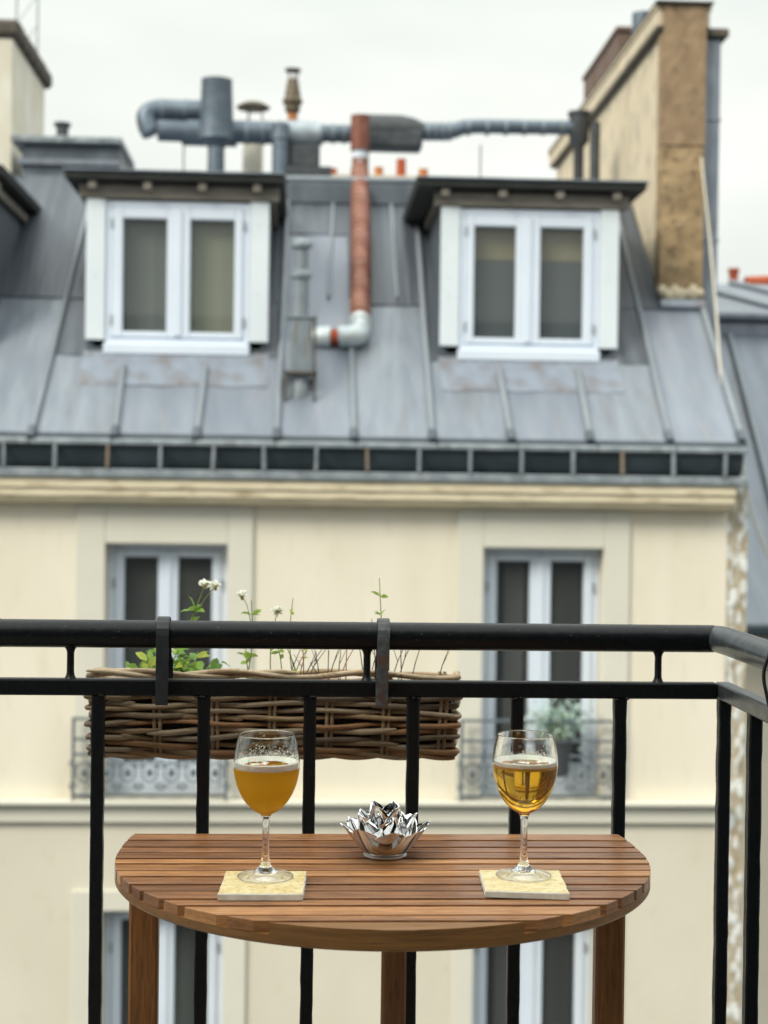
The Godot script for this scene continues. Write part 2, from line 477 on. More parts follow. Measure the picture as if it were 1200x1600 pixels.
# ------------------------------------------------------------------ sky, camera, sun
func make_sky() -> ImageTexture:
	var w := 1024
	var h := 512
	var f := FastNoiseLite.new()
	f.seed = 5
	f.frequency = 1.1
	f.fractal_octaves = 5
	var im := Image.create(w, h, false, Image.FORMAT_RGBF)
	for j in h:
		var el := PI * (0.5 - (j + 0.5) / h)
		for i in w:
			var az := TAU * (i + 0.5) / w
			var d := Vector3(cos(el) * cos(az), sin(el), cos(el) * sin(az))
			var c: float = f.get_noise_3d(d.x * 1.3, d.y * 4.2, d.z * 1.3)
			var l := 0.725 + 1.29 * smoothstep(0.22, 1.0, sin(el))
			l *= 1.0 + 0.34 * c
			if el < 0.0:
				l = lerpf(l, 0.30, clampf(-el * 6.0, 0.0, 1.0))
			var cool := clampf(0.5 - c, 0.0, 1.0)
			im.set_pixel(i, j, Color(l * lerpf(0.985, 0.915, cool), l * lerpf(1.005, 0.99, cool), l * lerpf(0.945, 0.955, cool)))
	return ImageTexture.create_from_image(im)

func camera_and_light() -> void:
	var cam := Camera3D.new()
	cam.name = "camera"
	add_child(cam)
	cam.position = V(0, 1.264, 0)
	cam.rotation_degrees = V(-0.7127, -3.0, 0.75)
	var at := CameraAttributesPhysical.new()
	at.frustum_focal_length = 36.18
	at.frustum_focus_distance = 2.32
	at.frustum_far = 400.0
	at.frustum_near = 0.05
	at.exposure_aperture = 3.2
	cam.attributes = at
	cam.fov = 36.70
	cam.far = 400.0
	cam.current = true
	var we := WorldEnvironment.new()
	we.name = "world_environment"
	var e := Environment.new()
	e.background_mode = Environment.BG_SKY
	var sky := Sky.new()
	var pm := PanoramaSkyMaterial.new()
	pm.panorama = make_sky()
	sky.sky_material = pm
	e.sky = sky
	e.background_energy_multiplier = 1.0
	e.tonemap_mode = Environment.TONE_MAPPER_LINEAR
	e.tonemap_exposure = 1.25
	e.sdfgi_enabled = true
	e.ssao_enabled = true
	e.ssil_enabled = true
	we.environment = e
	add_child(we)
	var sun := DirectionalLight3D.new()
	sun.name = "sun"
	sun.light_energy = 0.72
	sun.light_color = Color(1.0, 0.97, 0.90)
	sun.light_angular_distance = 20.0
	sun.shadow_enabled = true
	add_child(sun)
	sun.look_at_from_position(V(-0.70, 0.72, 0.62) * 10.0, Vector3.ZERO)

# ------------------------------------------------------------------ the zinc roof
func on_roof(x: float, y: float, lift := 0.0) -> Vector3:
	return V(x, y + lift * 0.7547, -12.05 - (y - 1.70) * SLOPE + lift * 0.6561)

var panel_noise := FastNoiseLite.new()

func roof_panel(b: Node, xa0: float, xa1: float, xb0: float, xb1: float, y0: float, y1: float, lift: float, k: int) -> void:
	# from the edge xa0..xa1 at height y0 to xb0..xb1 at y1: a sheet, slightly buckled, with turned down edges
	var g := G()
	var pt := func(u: float, w: float, d: float) -> Vector3:
		var y := lerpf(y0, y1, w)
		var x := lerpf(lerpf(xa0, xa1, u), lerpf(xb0, xb1, u), w)
		var bu := sin(u * PI) * 0.010 * panel_noise.get_noise_2d(x * 2.2 + k * 7.0, y * 1.3)
		return on_roof(x, y, lift + d + bu)
	g.grid(6, maxi(3, int((y1 - y0) * 7)), func(u, w): return pt.call(u, w, 0.0), V(0, 0.7547, 0.6561))
	for i in 6:
		for e in [[0.0, V(0, -0.6561, 0.7547)], [1.0, V(0, 0.6561, -0.7547)]]:
			g.quad(pt.call(i / 6.0, e[0], 0.0), pt.call((i + 1) / 6.0, e[0], 0.0), pt.call((i + 1) / 6.0, e[0], -0.018), pt.call(i / 6.0, e[0], -0.018), e[1])
	for e in [[0.0, Vector3.LEFT], [1.0, Vector3.RIGHT]]:
		g.quad(pt.call(e[0], 0.0, 0.0), pt.call(e[0], 1.0, 0.0), pt.call(e[0], 1.0, -0.018), pt.call(e[0], 0.0, -0.018), e[1])
	part("roof_panel", g, M.zinc[k % 5] if y0 < 2.3 else M.zinc_old[k % 3], b)

func batten(b: Node, x0: float, y0: float, x1: float, y1: float, r := 0.026, ends := true) -> void:
	var g := G()
	g.tube(PackedVector3Array([on_roof(x0, y0, 0.016), on_roof(lerpf(x0, x1, 0.5), lerpf(y0, y1, 0.5), 0.014), on_roof(x1, y1, 0.016)]), r, 10)
	part("batten", g, M.batten, b)
	if ends:
		var c := G()
		c.tube(PackedVector3Array([on_roof(x0, y0 - 0.045, 0.012), on_roof(x0, y0 + 0.03, 0.016)]), r * 1.35, 8)
		part("batten_end", c, M.zinc_dark, b)

func window_leaves(win: Node, x0: float, x1: float, y0: float, y1: float, z: float, panes: Array, py0: float, py1: float, m: Material) -> void:
	# a fixed frame and two casements round the two panes
	var f := G()
	f.span(x0, x0 + 0.05, y0, y1, z - 0.07, z - 0.006, 0.006)
	f.span(x1 - 0.05, x1, y0, y1, z - 0.07, z - 0.006, 0.006)
	f.span(x0 + 0.05, x1 - 0.05, y1 - 0.05, y1, z - 0.07, z - 0.006, 0.006)
	f.span(x0 + 0.05, x1 - 0.05, y0, y0 + 0.04, z - 0.07, z - 0.006, 0.006)
	part("frame", f, m, win)
	var mid: float = (panes[0][1] + panes[1][0]) / 2
	for s in 2:
		var a: float = x0 + 0.053 if s == 0 else mid + 0.002
		var c: float = mid - 0.002 if s == 0 else x1 - 0.053
		var p: Array = panes[s]
		var g := G()
		g.span(a, p[0], y0 + 0.043, y1 - 0.053, z - 0.06, z + 0.006, 0.008)
		g.span(p[1], c, y0 + 0.043, y1 - 0.053, z - 0.06, z + 0.006, 0.008)
		g.span(p[0] - 0.001, p[1] + 0.001, y0 + 0.043, py0, z - 0.06, z + 0.004, 0.008)
		g.span(p[0] - 0.001, p[1] + 0.001, py1, y1 - 0.053, z - 0.06, z + 0.004, 0.008)
		part("casement", g, m, win)
		var q := G()
		q.span(p[0] - 0.004, p[1] + 0.004, py0 - 0.004, py1 + 0.004, z - 0.042, z - 0.036)
		var pane := G()
		pane.quad(V(p[0] - 0.004, py0 - 0.004, z - 0.04), V(p[1] + 0.004, py0 - 0.004, z - 0.04), V(p[1] + 0.004, py1 + 0.004, z - 0.04), V(p[0] - 0.004, py1 + 0.004, z - 0.04), V(0, 0, 1))
		part("pane", pane, M.glass, win)
	for hy in [0.16, 0.84]:
		for hx in [x0 + 0.05, x1 - 0.05]:
			var hg := G()
			hg.tube(PackedVector3Array([V(hx, lerpf(y0, y1, hy) - 0.04, z + 0.008), V(hx, lerpf(y0, y1, hy) + 0.04, z + 0.008)]), 0.009, 8)
			part("hinge", hg, M.lip, win)
	var strip := G()
	strip.span(mid - 0.03, mid + 0.03, y0 + 0.06, y1 - 0.07, z + 0.003, z + 0.02, 0.006)
	part("meeting_strip", strip, m, win)

func dormer(b: Node, x0: float, x1: float, rx0: float, rx1: float, pane_x: Array, z: float, ry: float, blinds := []) -> void:
	var d := Node3D.new()
	d.name = "dormer"
	b.add_child(d, true)
	var c := G()       # zinc cheeks and the wall under the boards
	c.span(x0 + 0.012, x0 + 0.06, 2.36, 3.70, z - 2.2, z - 0.03)
	c.span(x1 - 0.06, x1 - 0.012, 2.36, 3.70, z - 2.2, z - 0.03)
	c.span(x0 + 0.06, x1 - 0.06, 2.34, 2.44, z - 0.5, z - 0.03)
	part("cheek", c, M.zinc_dark, d)
	for e in [[x0, x0 + 0.158], [x1 - 0.158, x1]]:
		var g := G()
		g.span(e[0], e[1], 2.495, 3.655, z - 0.028, z + 0.012, 0.005)
		part("side_board", g, M.board, d)
	window_leaves(d, x0 + 0.16, x1 - 0.16, 2.475, 3.645, z, pane_x, 2.57, 3.50, M.white)
	var s := G()
	s.span(x0 + 0.15, x1 - 0.15, 2.375, 2.472, z - 0.06, z + 0.045, 0.012)
	part("sill", s, M.white, d)
	for bl in blinds:
		var bg := G()
		var pa: Array = pane_x[bl[0]]
		bg.grid(20, 6, func(u, t): return V(lerpf(pa[0] - 0.02, pa[1] + 0.02, u), lerpf(bl[1], bl[2], t), z - 0.13 + bl[3] * sin(u * 21.0 + t)), V(0, 0, 1))
		part("curtain", bg, bl[4], d)
	var rm := G()
	rm.span(x0 + 0.062, x1 - 0.062, 2.30, 2.335, z - 2.1, z - 0.1)
	rm.span(x0 + 0.062, x1 - 0.062, 2.336, 3.70, z - 2.15, z - 2.1)
	part("interior", rm, M.interior, d)
	var fa := G()
	fa.span(x0 - 0.06, x1 + 0.08, 3.66, 3.775, z - 0.05, z + 0.03, 0.006)
	fa.span(x0 - 0.03, x1 + 0.04, 3.70, 3.77, z - 2.2, z - 0.052)
	part("fascia", fa, M.fascia, d)
	var sl := G()
	sl.span(rx0, rx1, ry - 0.075, ry - 0.028, z - 2.4, z + 0.16, 0.012)
	part("roof_slab", sl, M.slab, d)
	var lp := G()
	lp.span(rx0 - 0.01, rx1 + 0.01, ry - 0.026, ry, z - 2.4, z + 0.19, 0.01)
	part("roof_sheet", lp, M.zinc_dark, d)
	var n := 4
	for i in n:
		var t := (i + 0.5) / n
		var h := G()
		h.span(lerpf(rx0, rx1, t) - 0.035, lerpf(rx0, rx1, t) + 0.035, ry - 0.15, ry - 0.077, z - 0.02, z + 0.12, 0.01)
		part("rafter_end", h, M.fascia, d)

func opposite_building() -> Node3D:
	var b := thing("apartment_building", "cream apartment building with grey zinc mansard roof and white windows across the street", "building")
	panel_noise.seed = 8
	panel_noise.frequency = 1.0
	# facade with four openings; the storeys below are out of the picture
	var holes := [[-1.55, -0.59, -1.168, 0.838], [1.44, 2.41, -1.168, 0.838], [-1.545, -0.588, -4.15, -2.065], [1.40, 2.384, -4.15, -2.075]]
	var w := G()
	w.wall(-6.0, 3.41, -1.19, 1.62, -12.25, 0.3, [holes[0], holes[1]])
	part("wall", w, M.stucco, b)
	var w2 := G()
	w2.wall(-6.0, 3.41, -14.5, -1.19, -12.25, 0.3, [holes[2], holes[3]])
	part("wall", w2, M.lower_wall, b, "greyer lower storey wall")
	var pr := G()
	pr.grid(8, 90, func(u, t):
		var yy := lerpf(-6.0, 1.36, t)
		return V(lerpf(3.413, 3.575, u), yy, -12.262 + 0.022 * panel_noise.get_noise_2d(u * 3.0, yy * 6.0)), V(0, 0, 1))
	pr.span(3.413, 3.57, -14.5, 1.36, -12.5, -12.29)
	part("corner_pier", pr, M.pier, b, "rough corner pier with peeling white paint")
	var sd := G()
	sd.span(3.36, 3.555, -14.5, 1.6, -19.0, -12.56)
	sd.span(-6.0, -5.9, -14.5, 1.6, -19.0, -12.56)
	sd.span(-6.0, 3.5, -14.5, 4.0, -19.1, -19.0)
	part("wall", sd, M.lower_wall, b)
	# rooms behind the facade windows
	for f in [[-1.5, 1.3], [-4.3, -1.55]]:
		var r := G()
		r.span(-5.9, 3.35, f[0] - 0.1, f[0], -15.5, -12.56)
		r.span(-5.9, 3.35, f[1], f[1] + 0.1, -15.5, -12.56)
		r.span(-5.9, 3.35, f[0], f[1], -15.6, -15.5)
		r.span(0.4, 0.5, f[0], f[1], -15.49, -12.56)
		part("interior", r, M.interior_dark, b)
	# flat raised bands round the openings
	for s in [[-1.78, -0.39, -1.165, 1.15, 0], [1.228, 2.618, -1.165, 1.15, 1], [-1.786, -0.41, -4.6, -1.90, 2], [1.23, 2.60, -4.6, -1.90, 3]]:
		var h: Array = holes[s[4]]
		var g := G()
		g.span(s[0], h[0], s[2], s[3], -12.249, -12.222, 0.006)
		g.span(h[1], s[1], s[2], s[3], -12.249, -12.222, 0.006)
		g.span(h[0] + 0.001, h[1] - 0.001, h[3], s[3], -12.249, -12.223, 0.006)
		part("window_surround", g, M.surround, b)
	# mouldings
	var co := G()
	var prof := [V(0, 1.345, -12.02), V(0, 1.28, -12.025), V(0, 1.268, -12.045), V(0, 1.215, -12.05), V(0, 1.205, -12.065), V(0, 1.172, -12.09), V(0, 1.155, -12.16), V(0, 1.15, -12.25)]
	for k in prof.size() - 1:
		var xs := 60
		for i in xs:
			var xa := lerpf(-6.0, 3.41, float(i) / xs)
			var xb := lerpf(-6.0, 3.41, float(i + 1) / xs)
			var wa: float = 0.004 * panel_noise.get_noise_2d(xa * 4.0, k)
			var wb: float = 0.004 * panel_noise.get_noise_2d(xb * 4.0, k)
			co.quad(V(xa, prof[k].y + wa, prof[k].z), V(xb, prof[k].y + wb, prof[k].z), V(xb, prof[k + 1].y + wb, prof[k + 1].z), V(xa, prof[k + 1].y + wa, prof[k + 1].z), V(0, 0.2, 1))
	co.quad(V(3.41, 1.345, -12.04), V(3.41, 1.345, -12.25), V(3.41, 1.15, -12.25), V(3.41, 1.23, -12.08), Vector3.RIGHT)
	part("cornice", co, M.stone, b)
	var st := G()
	st.span(-6.0, 3.42, -1.215, -1.172, -12.24, -12.13, 0.012)
	st.span(-6.0, 3.415, -1.36, -1.217, -12.24, -12.20, 0.008)
	part("string_course", st, M.surround, b)
	# French windows and their iron guards
	for i in 4:
		var h: Array = holes[i]
		var win := Node3D.new()
		win.name = "window"
		b.add_child(win, true)
		var y0: float = h[2]
		var y1: float = h[3]
		var ww: float = h[1] - h[0]
		window_leaves(win, h[0] + 0.004, h[1] - 0.004, y0 + 0.004, y1 - 0.003, -12.40, [[h[0] + 0.13, h[0] + 0.13 + 0.27], [h[1] - 0.13 - 0.27, h[1] - 0.13]], y0 + 0.25, y1 - 0.11, M.white)
		for e in [[h[0] + 0.11, h[0] + 0.42], [h[1] - 0.42, h[1] - 0.11]]:
			var bg := G()
			bg.grid(12, 4, func(u, t): return V(lerpf(e[0], e[1], u), lerpf(y0 + 0.2, y1 - 0.08, t), -12.70 + 0.004 * sin(u * 15.0 + t * 2.0)), V(0, 0, 1))
			part("blind", bg, M.screen_green if i % 2 == 0 else M.screen_dark, win)
		if i == 1 or i == 3:
			var cu := G()
			var cx: float = h[0] + 0.30
			cu.grid(24, 2, func(u, t): return V(cx + (u - 0.5) * 0.16, lerpf(y0 + 0.1, y1 - 0.1, t), -12.62 + 0.02 * sin(u * 24.0)), V(0, 0, 1))
			part("curtain", cu, M.curtain, win)
	for gx in [[-1.77, -0.58], [1.275, 2.495]]:
		var gd := Node3D.new()
		gd.name = "window_guard"
		b.add_child(gd, true)
		for yy in [-0.53, -0.69, -0.81, -1.13]:
			var g := G()
			g.span(gx[0], gx[1], yy - 0.011, yy + 0.011, -12.15, -12.128, 0.003)
			part("guard_rail", g, M.iron, gd)
		for xx in [gx[0], gx[1]]:
			var g := G()
			g.span(xx - 0.012, xx + 0.012, -1.165, -0.52, -12.154, -12.126, 0.003)
			part("guard_post", g, M.iron, gd)
		for k in 7:
			var cx: float = lerpf(gx[0], gx[1], (k + 0.5) / 7.0)
			var g := G()
			var p := PackedVector3Array()
			for i in 25:
				var a := TAU * i / 24.0
				p.append(V(cx + cos(a) * 0.06, -0.95 + sin(a) * 0.075, -12.139))
			g.tube(p, 0.008, 6, false)
			for s in [-1.0, 1.0]:
				for vy in [-1.0, 1.0]:
					var q := PackedVector3Array()
					for i in 19:
						var a := i / 18.0 * 2.2 * PI
						var r := 0.052 * (1.0 - i / 24.0)
						q.append(V(cx + s * (0.085 - cos(a) * r * 0.75), -0.97 + vy * (0.095 - sin(a) * r * 0.75), -12.139))
					g.tube(q, 0.006, 6)
			g.ball(V(cx, -0.95, -12.139), V(0.028, 0.035, 0.015))
			part("scroll_work", g, M.iron, gd)
	# gutter: lip, dark trough, straps, ledge
	var lip := G()
	for i in 12:
		var xa := -4.0 + i * 0.63
		lip.span(xa, minf(xa + 0.628, 3.49), 1.603, 1.655, -12.02, -11.98, 0.012)
	part("gutter_lip", lip, M.lip, b)
	var tr := G()
	tr.grid(1, 10, func(u, t):
		var a: float = t * PI * 0.5
		return V(lerpf(-6.0, 3.47, u), 1.62 - sin(a) * 0.20, -12.03 - (1.0 - cos(a)) * 0.14), V(0, 0, 1))
	tr.span(-6.0, 3.47, 1.40, 1.66, -12.26, -12.20)
	part("gutter_trough", tr, M.trough, b)
	for k in 19:
		var x := 3.305 - k * 0.4005 + rng.randf_range(-0.012, 0.012)
		var g := G()
		g.bar(V(x + rng.randf_range(-0.008, 0.008), 1.424, -11.995), V(x, 1.61, -11.995), rng.randf_range(0.022, 0.029), 0.03, V(0, 0, 1), 0.004)
		part("gutter_strap", g, M.strap_rust if k % 5 == 2 else M.lip, b)
	var le := G()
	le.span(-6.0, 3.50, 1.352, 1.422, -12.24, -11.99, 0.01)
	part("ledge_flashing", le, M.lip, b)
	var ev := G()
	ev.span(-6.0, 3.50, 1.64, 1.70, -12.2, -12.03, 0.012)
	part("eave_flashing", ev, M.zinc_dark, b)
	# zinc sheets between the battens
	var k := 0
	var low := [[-4.0, -3.36], [-3.36, -2.72], [-2.094, -1.459], [-1.459, -0.829], [-0.829, -0.21], [1.003, 1.625], [1.625, 2.247], [2.247, 2.879]]
	for s in low:
		k += 1
		roof_panel(b, s[0], s[1], s[0] + 0.005, s[1] + 0.005, 1.70, 2.36, 0.0, k)
	roof_panel(b, -2.72, -2.094, -2.68, -2.05, 1.70, 2.93, 0.0, 1)
	roof_panel(b, -2.66, -2.05, -2.70, -2.02, 2.90, 4.25, 0.010, 2)
	roof_panel(b, -2.075, -1.79, -2.05, -1.79, 2.36, 2.93, 0.004, 4)
	roof_panel(b, -2.05, -1.79, -2.0, -1.79, 2.90, 4.25, 0.010, 3)
	roof_panel(b, -0.34, -0.21, -0.34, -0.205, 2.36, 2.93, 0.004, 2)
	roof_panel(b, -0.34, -0.205, -0.34, -0.18, 2.90, 4.2, 0.010, 1)
	roof_panel(b, -0.21, 0.389, -0.20, 0.375, 1.70, 3.67, 0.0, 2)
	roof_panel(b, -0.20, 0.375, -0.18, 0.37, 3.63, 4.2, 0.010, 0)
	roof_panel(b, 0.389, 1.003, 0.38, 1.035, 1.70, 2.93, 0.0, 3)
	roof_panel(b, 0.375, 0.80, 0.37, 0.80, 2.89, 4.2, 0.010, 1)
	roof_panel(b, 0.80, 1.035, 0.80, 1.045, 2.89, 4.2, 0.012, 4)
	roof_panel(b, 1.01, 1.14, 1.02, 1.14, 2.36, 4.2, 0.006, 2)
	roof_panel(b, 2.60, 2.88, 2.60, 2.93, 2.36, 2.93, 0.004, 1)
	roof_panel(b, 2.60, 2.93, 2.60, 2.96, 2.90, 4.25, 0.010, 2)
	roof_panel(b, 2.879, 3.458, 2.92, 3.47, 1.70, 2.93, 0.0, 4)
	roof_panel(b, 2.92, 3.12, 2.96, 3.12, 2.90, 4.25, 0.010, 3)
	roof_panel(b, 3.458, 3.51, 3.47, 3.51, 1.70, 2.93, -0.004, 1)
	for s in [[-1.79, -0.34], [1.14, 2.60], [-4.1, -2.66]]:
		roof_panel(b, s[0], s[1], s[0], s[1], 3.9, 4.25, 0.0, 2)
	for s in [[-2.094, 1.69, -2.018, 4.2], [-1.459, 1.70, -1.476, 2.26], [-0.829, 1.70, -0.81, 2.26], [-0.21, 1.70, -0.185, 4.0], [0.389, 1.71, 0.385, 2.9], [1.003, 1.71, 1.04, 4.0], [1.622, 1.72, 1.606, 2.28], [2.247, 1.72, 2.262, 2.28], [2.879, 1.73, 2.96, 4.2], [3.458, 1.74, 3.484, 2.95], [-2.72, 1.70, -2.69, 2.3], [-3.36, 1.7, -3.36, 2.3]]:
		batten(b, s[0], s[1], s[2], s[3])
	batten(b, 0.20, 2.95, 0.25, 4.0, 0.015, false)
	batten(b, 0.80, 2.95, 0.80, 4.0, 0.015, false)
	for s in [[-1.82, -0.30], [1.11, 2.62]]:
		var g := G()
		g.grid(24, 4, func(u, t): return on_roof(lerpf(s[0], s[1], u), lerpf(2.10 + 0.02 * panel_noise.get_noise_1d(u * 9.0), 2.40, t), 0.006 + 0.004 * panel_noise.get_noise_2d(u * 6.0, t * 3.0)), V(0, 0.7547, 0.6561))
		part("apron_flashing", g, M.zinc_apron, b)
	var rg := G()
	rg.span(-0.19, 1.06, 3.985, 4.20, -15.05, -14.66, 0.02)
	part("ridge_flashing", rg, M.zinc_dark, b)
	var rr := G()
	rr.tube(PackedVector3Array([V(-0.24, 4.225, -14.70), V(1.09, 4.235, -14.70)]), 0.032, 10)
	part("ridge_roll", rr, M.batten, b)
	var up := G()
	up.grid(1, 1, func(u, t): return V(lerpf(-6.0, 3.52, u), lerpf(4.23, 4.62, t), lerpf(-14.95, -19.0, t)), Vector3.UP)
	part("upper_roof", up, M.zinc[0], b)
	dormer(b, -1.81, -0.308, -1.975, -0.185, [[-1.51, -1.148], [-0.957, -0.592]], -12.85, 3.868, [[0, 2.5, 3.55, 0.004, M.blind_dark], [1, 2.5, 3.55, 0.002, M.blind]])
	dormer(b, 1.12, 2.615, 0.905, 2.815, [[1.40, 1.752], [1.955, 2.322]], -12.85, 3.872, [[0, 3.24, 3.55, 0.002, M.blind_olive], [1, 3.24, 3.55, 0.002, M.blind_olive], [1, 2.5, 3.235, 0.0, M.blind_teal], [0, 2.5, 3.235, 0.0, M.blind_teal]])
	dormer(b, -4.10, -2.60, -4.30, -2.47, [[-3.80, -3.44], [-3.25, -2.89]], -12.85, 3.885)
	# the long party wall chimney at the right
	var ch := Node3D.new()
	ch.name = "chimney_stack"
	b.add_child(ch, true)
	ch.set_meta("label", "long plastered party wall chimney at the right")
	var cs := G()
	cs.span(3.14, 3.50, 2.2, 5.41, -19.4, -13.53)
	part("flue_wall", cs, M.chim_side, ch)
	for e in [[3.02, 4.36, M.chim_front, 0.0], [4.365, 5.598, M.chim_front_top, 0.012]]:
		var cf := G()
		cf.grid(8, 40, func(u, t): return V(lerpf(3.118, 3.502, u), lerpf(e[0], e[1], t), -13.515 + e[3] + 0.012 * panel_noise.get_noise_2d(u * 4.0, lerpf(e[0], e[1], t) * 6.0)), V(0, 0, 1))
		cf.span(3.118, 3.502, e[0] + 0.001, e[1] - 0.001, -13.70, -13.528)
		part("end_face", cf, e[2], ch, "bare ochre stone lower end of the chimney wall" if e[3] == 0.0 else "smoother brown rendered upper end of the chimney wall")
	var cc := G()
	cc.span(3.06, 3.54, 5.412, 5.56, -19.5, -13.53, 0.012)
	cc.span(3.045, 3.555, 5.561, 5.60, -19.5, -13.53, 0.008)
	part("coping", cc, M.chim_side, ch)
	var dk := G()
	dk.span(3.04, 3.56, 5.602, 5.625, -19.5, -13.46, 0.008)
	dk.span(3.085, 3.13, 5.385, 5.411, -19.45, -13.5, 0.004)
	part("drip_edge", dk, M.stone_dark, ch)
	for z in [-15.45, -16.10, -16.75]:
		var p := G()
		p.span(3.10, 3.40, 5.61, 5.93, z - 0.58, z, 0.02)
		p.span(3.08, 3.42, 5.931, 5.99, z - 0.60, z + 0.02, 0.015)
		part("chimney_pot", p, M.pot_brown, ch)
	var gp := G()
	gp.lathe(PackedVector2Array([Vector2(0.10, 5.61), Vector2(0.10, 5.98), Vector2(0.0, 5.98)]), V(3.25, 0, -15.0), 14)
	part("chimney_pot", gp, M.duct, ch, "grey metal flue top")
	var zf := G()
	zf.span(3.506, 3.66, 2.6, 5.34, -19.4, -13.60, 0.015)
	for yy in [3.55, 4.62]:
		zf.span(3.50, 3.668, yy - 0.012, yy + 0.012, -19.4, -13.59, 0.004)
	part("zinc_flank", zf, M.zinc[1], ch)
	var zc := G()
	zc.span(3.49, 3.72, 5.342, 5.42, -19.4, -13.55, 0.012)
	part("flank_cap", zc, M.stone_dark, ch)
	var bs := G()
	for i in 7:
		bs.ball(V(3.14 + i * 0.055, 3.03 + rng.randf() * 0.05, -13.50), V(0.05, 0.05 + rng.randf() * 0.03, 0.05), 8)
	part("stone_footing", bs, M.chim_side, ch)
	var bf := G()
	bf.box(on_roof(3.31, 2.93, 0.03), V(0.40, 0.10, 0.05), 0.01, Basis(Vector3.RIGHT, -0.72))
	part("base_flashing", bf, M.zinc_apron, ch)
	# left chimney
	var lc := Node3D.new()
	lc.name = "chimney_stack"
	b.add_child(lc, true)
	lc.set_meta("label", "plastered chimney wall with dark coping at the left edge")
	var ls := G()
	ls.span(-3.9, -2.945, 4.2, 5.74, -17.5, -15.62, 0.01)
	part("flue_wall", ls, M.chim_left, lc)
	var lcap := G()
	for i in 6:
		lcap.box(V(-3.40, 5.83 + rng.randf() * 0.02, -15.75 - i * 0.34), V(1.05, 0.18, 0.345), 0.04)
	part("coping", lcap, M.stone_dark, lc)
	# flat topped roof hatch
	var sk := Node3D.new()
	sk.name = "roof_hatch"
	b.add_child(sk, true)
	var s1 := G()
	s1.span(-2.77, -1.83, 4.2, 4.60, -16.2, -15.2, 0.01)
	part("curb", s1, M.zinc_dark, sk)
	var s2 := G()
	s2.span(-2.87, -1.80, 4.61, 4.68, -16.3, -15.12, 0.012)
	part("lid", s2, M.lip, sk)
	var s3 := G()
	s3.span(-2.80, -1.82, 4.40, 4.46, -16.25, -15.15, 0.01)
	part("curb_flange", s3, M.zinc[3], sk)
	return b

func rings(p0: Vector3, p1: Vector3, n: int, r: float, g: Geo) -> void:
	for i in n:
		var c := p0.lerp(p1, (i + 0.5) / n)
		var d := (p1 - p0).normalized() * 0.016
		g.tube(PackedVector3Array([c - d, c + d]), r, 18)

func bend(pts: Array, r: float, steps := 6) -> PackedVector3Array:
	# rounds the corners of a polyline with arcs of about radius r
	var out := PackedVector3Array([pts[0]])
	for i in range(1, pts.size() - 1):
		var a: Vector3 = pts[i - 1]
		var c: Vector3 = pts[i]
		var e: Vector3 = pts[i + 1]
		var d: float = minf(r, minf(a.distance_to(c), c.distance_to(e)) * 0.49)
		var s := c + (a - c).normalized() * d
		var t := c + (e - c).normalized() * d
		for k in steps + 1:
			var u := float(k) / steps
			out.append(s.lerp(c, u).lerp(c.lerp(t, u), u))
	out.append(pts[-1])
	return out

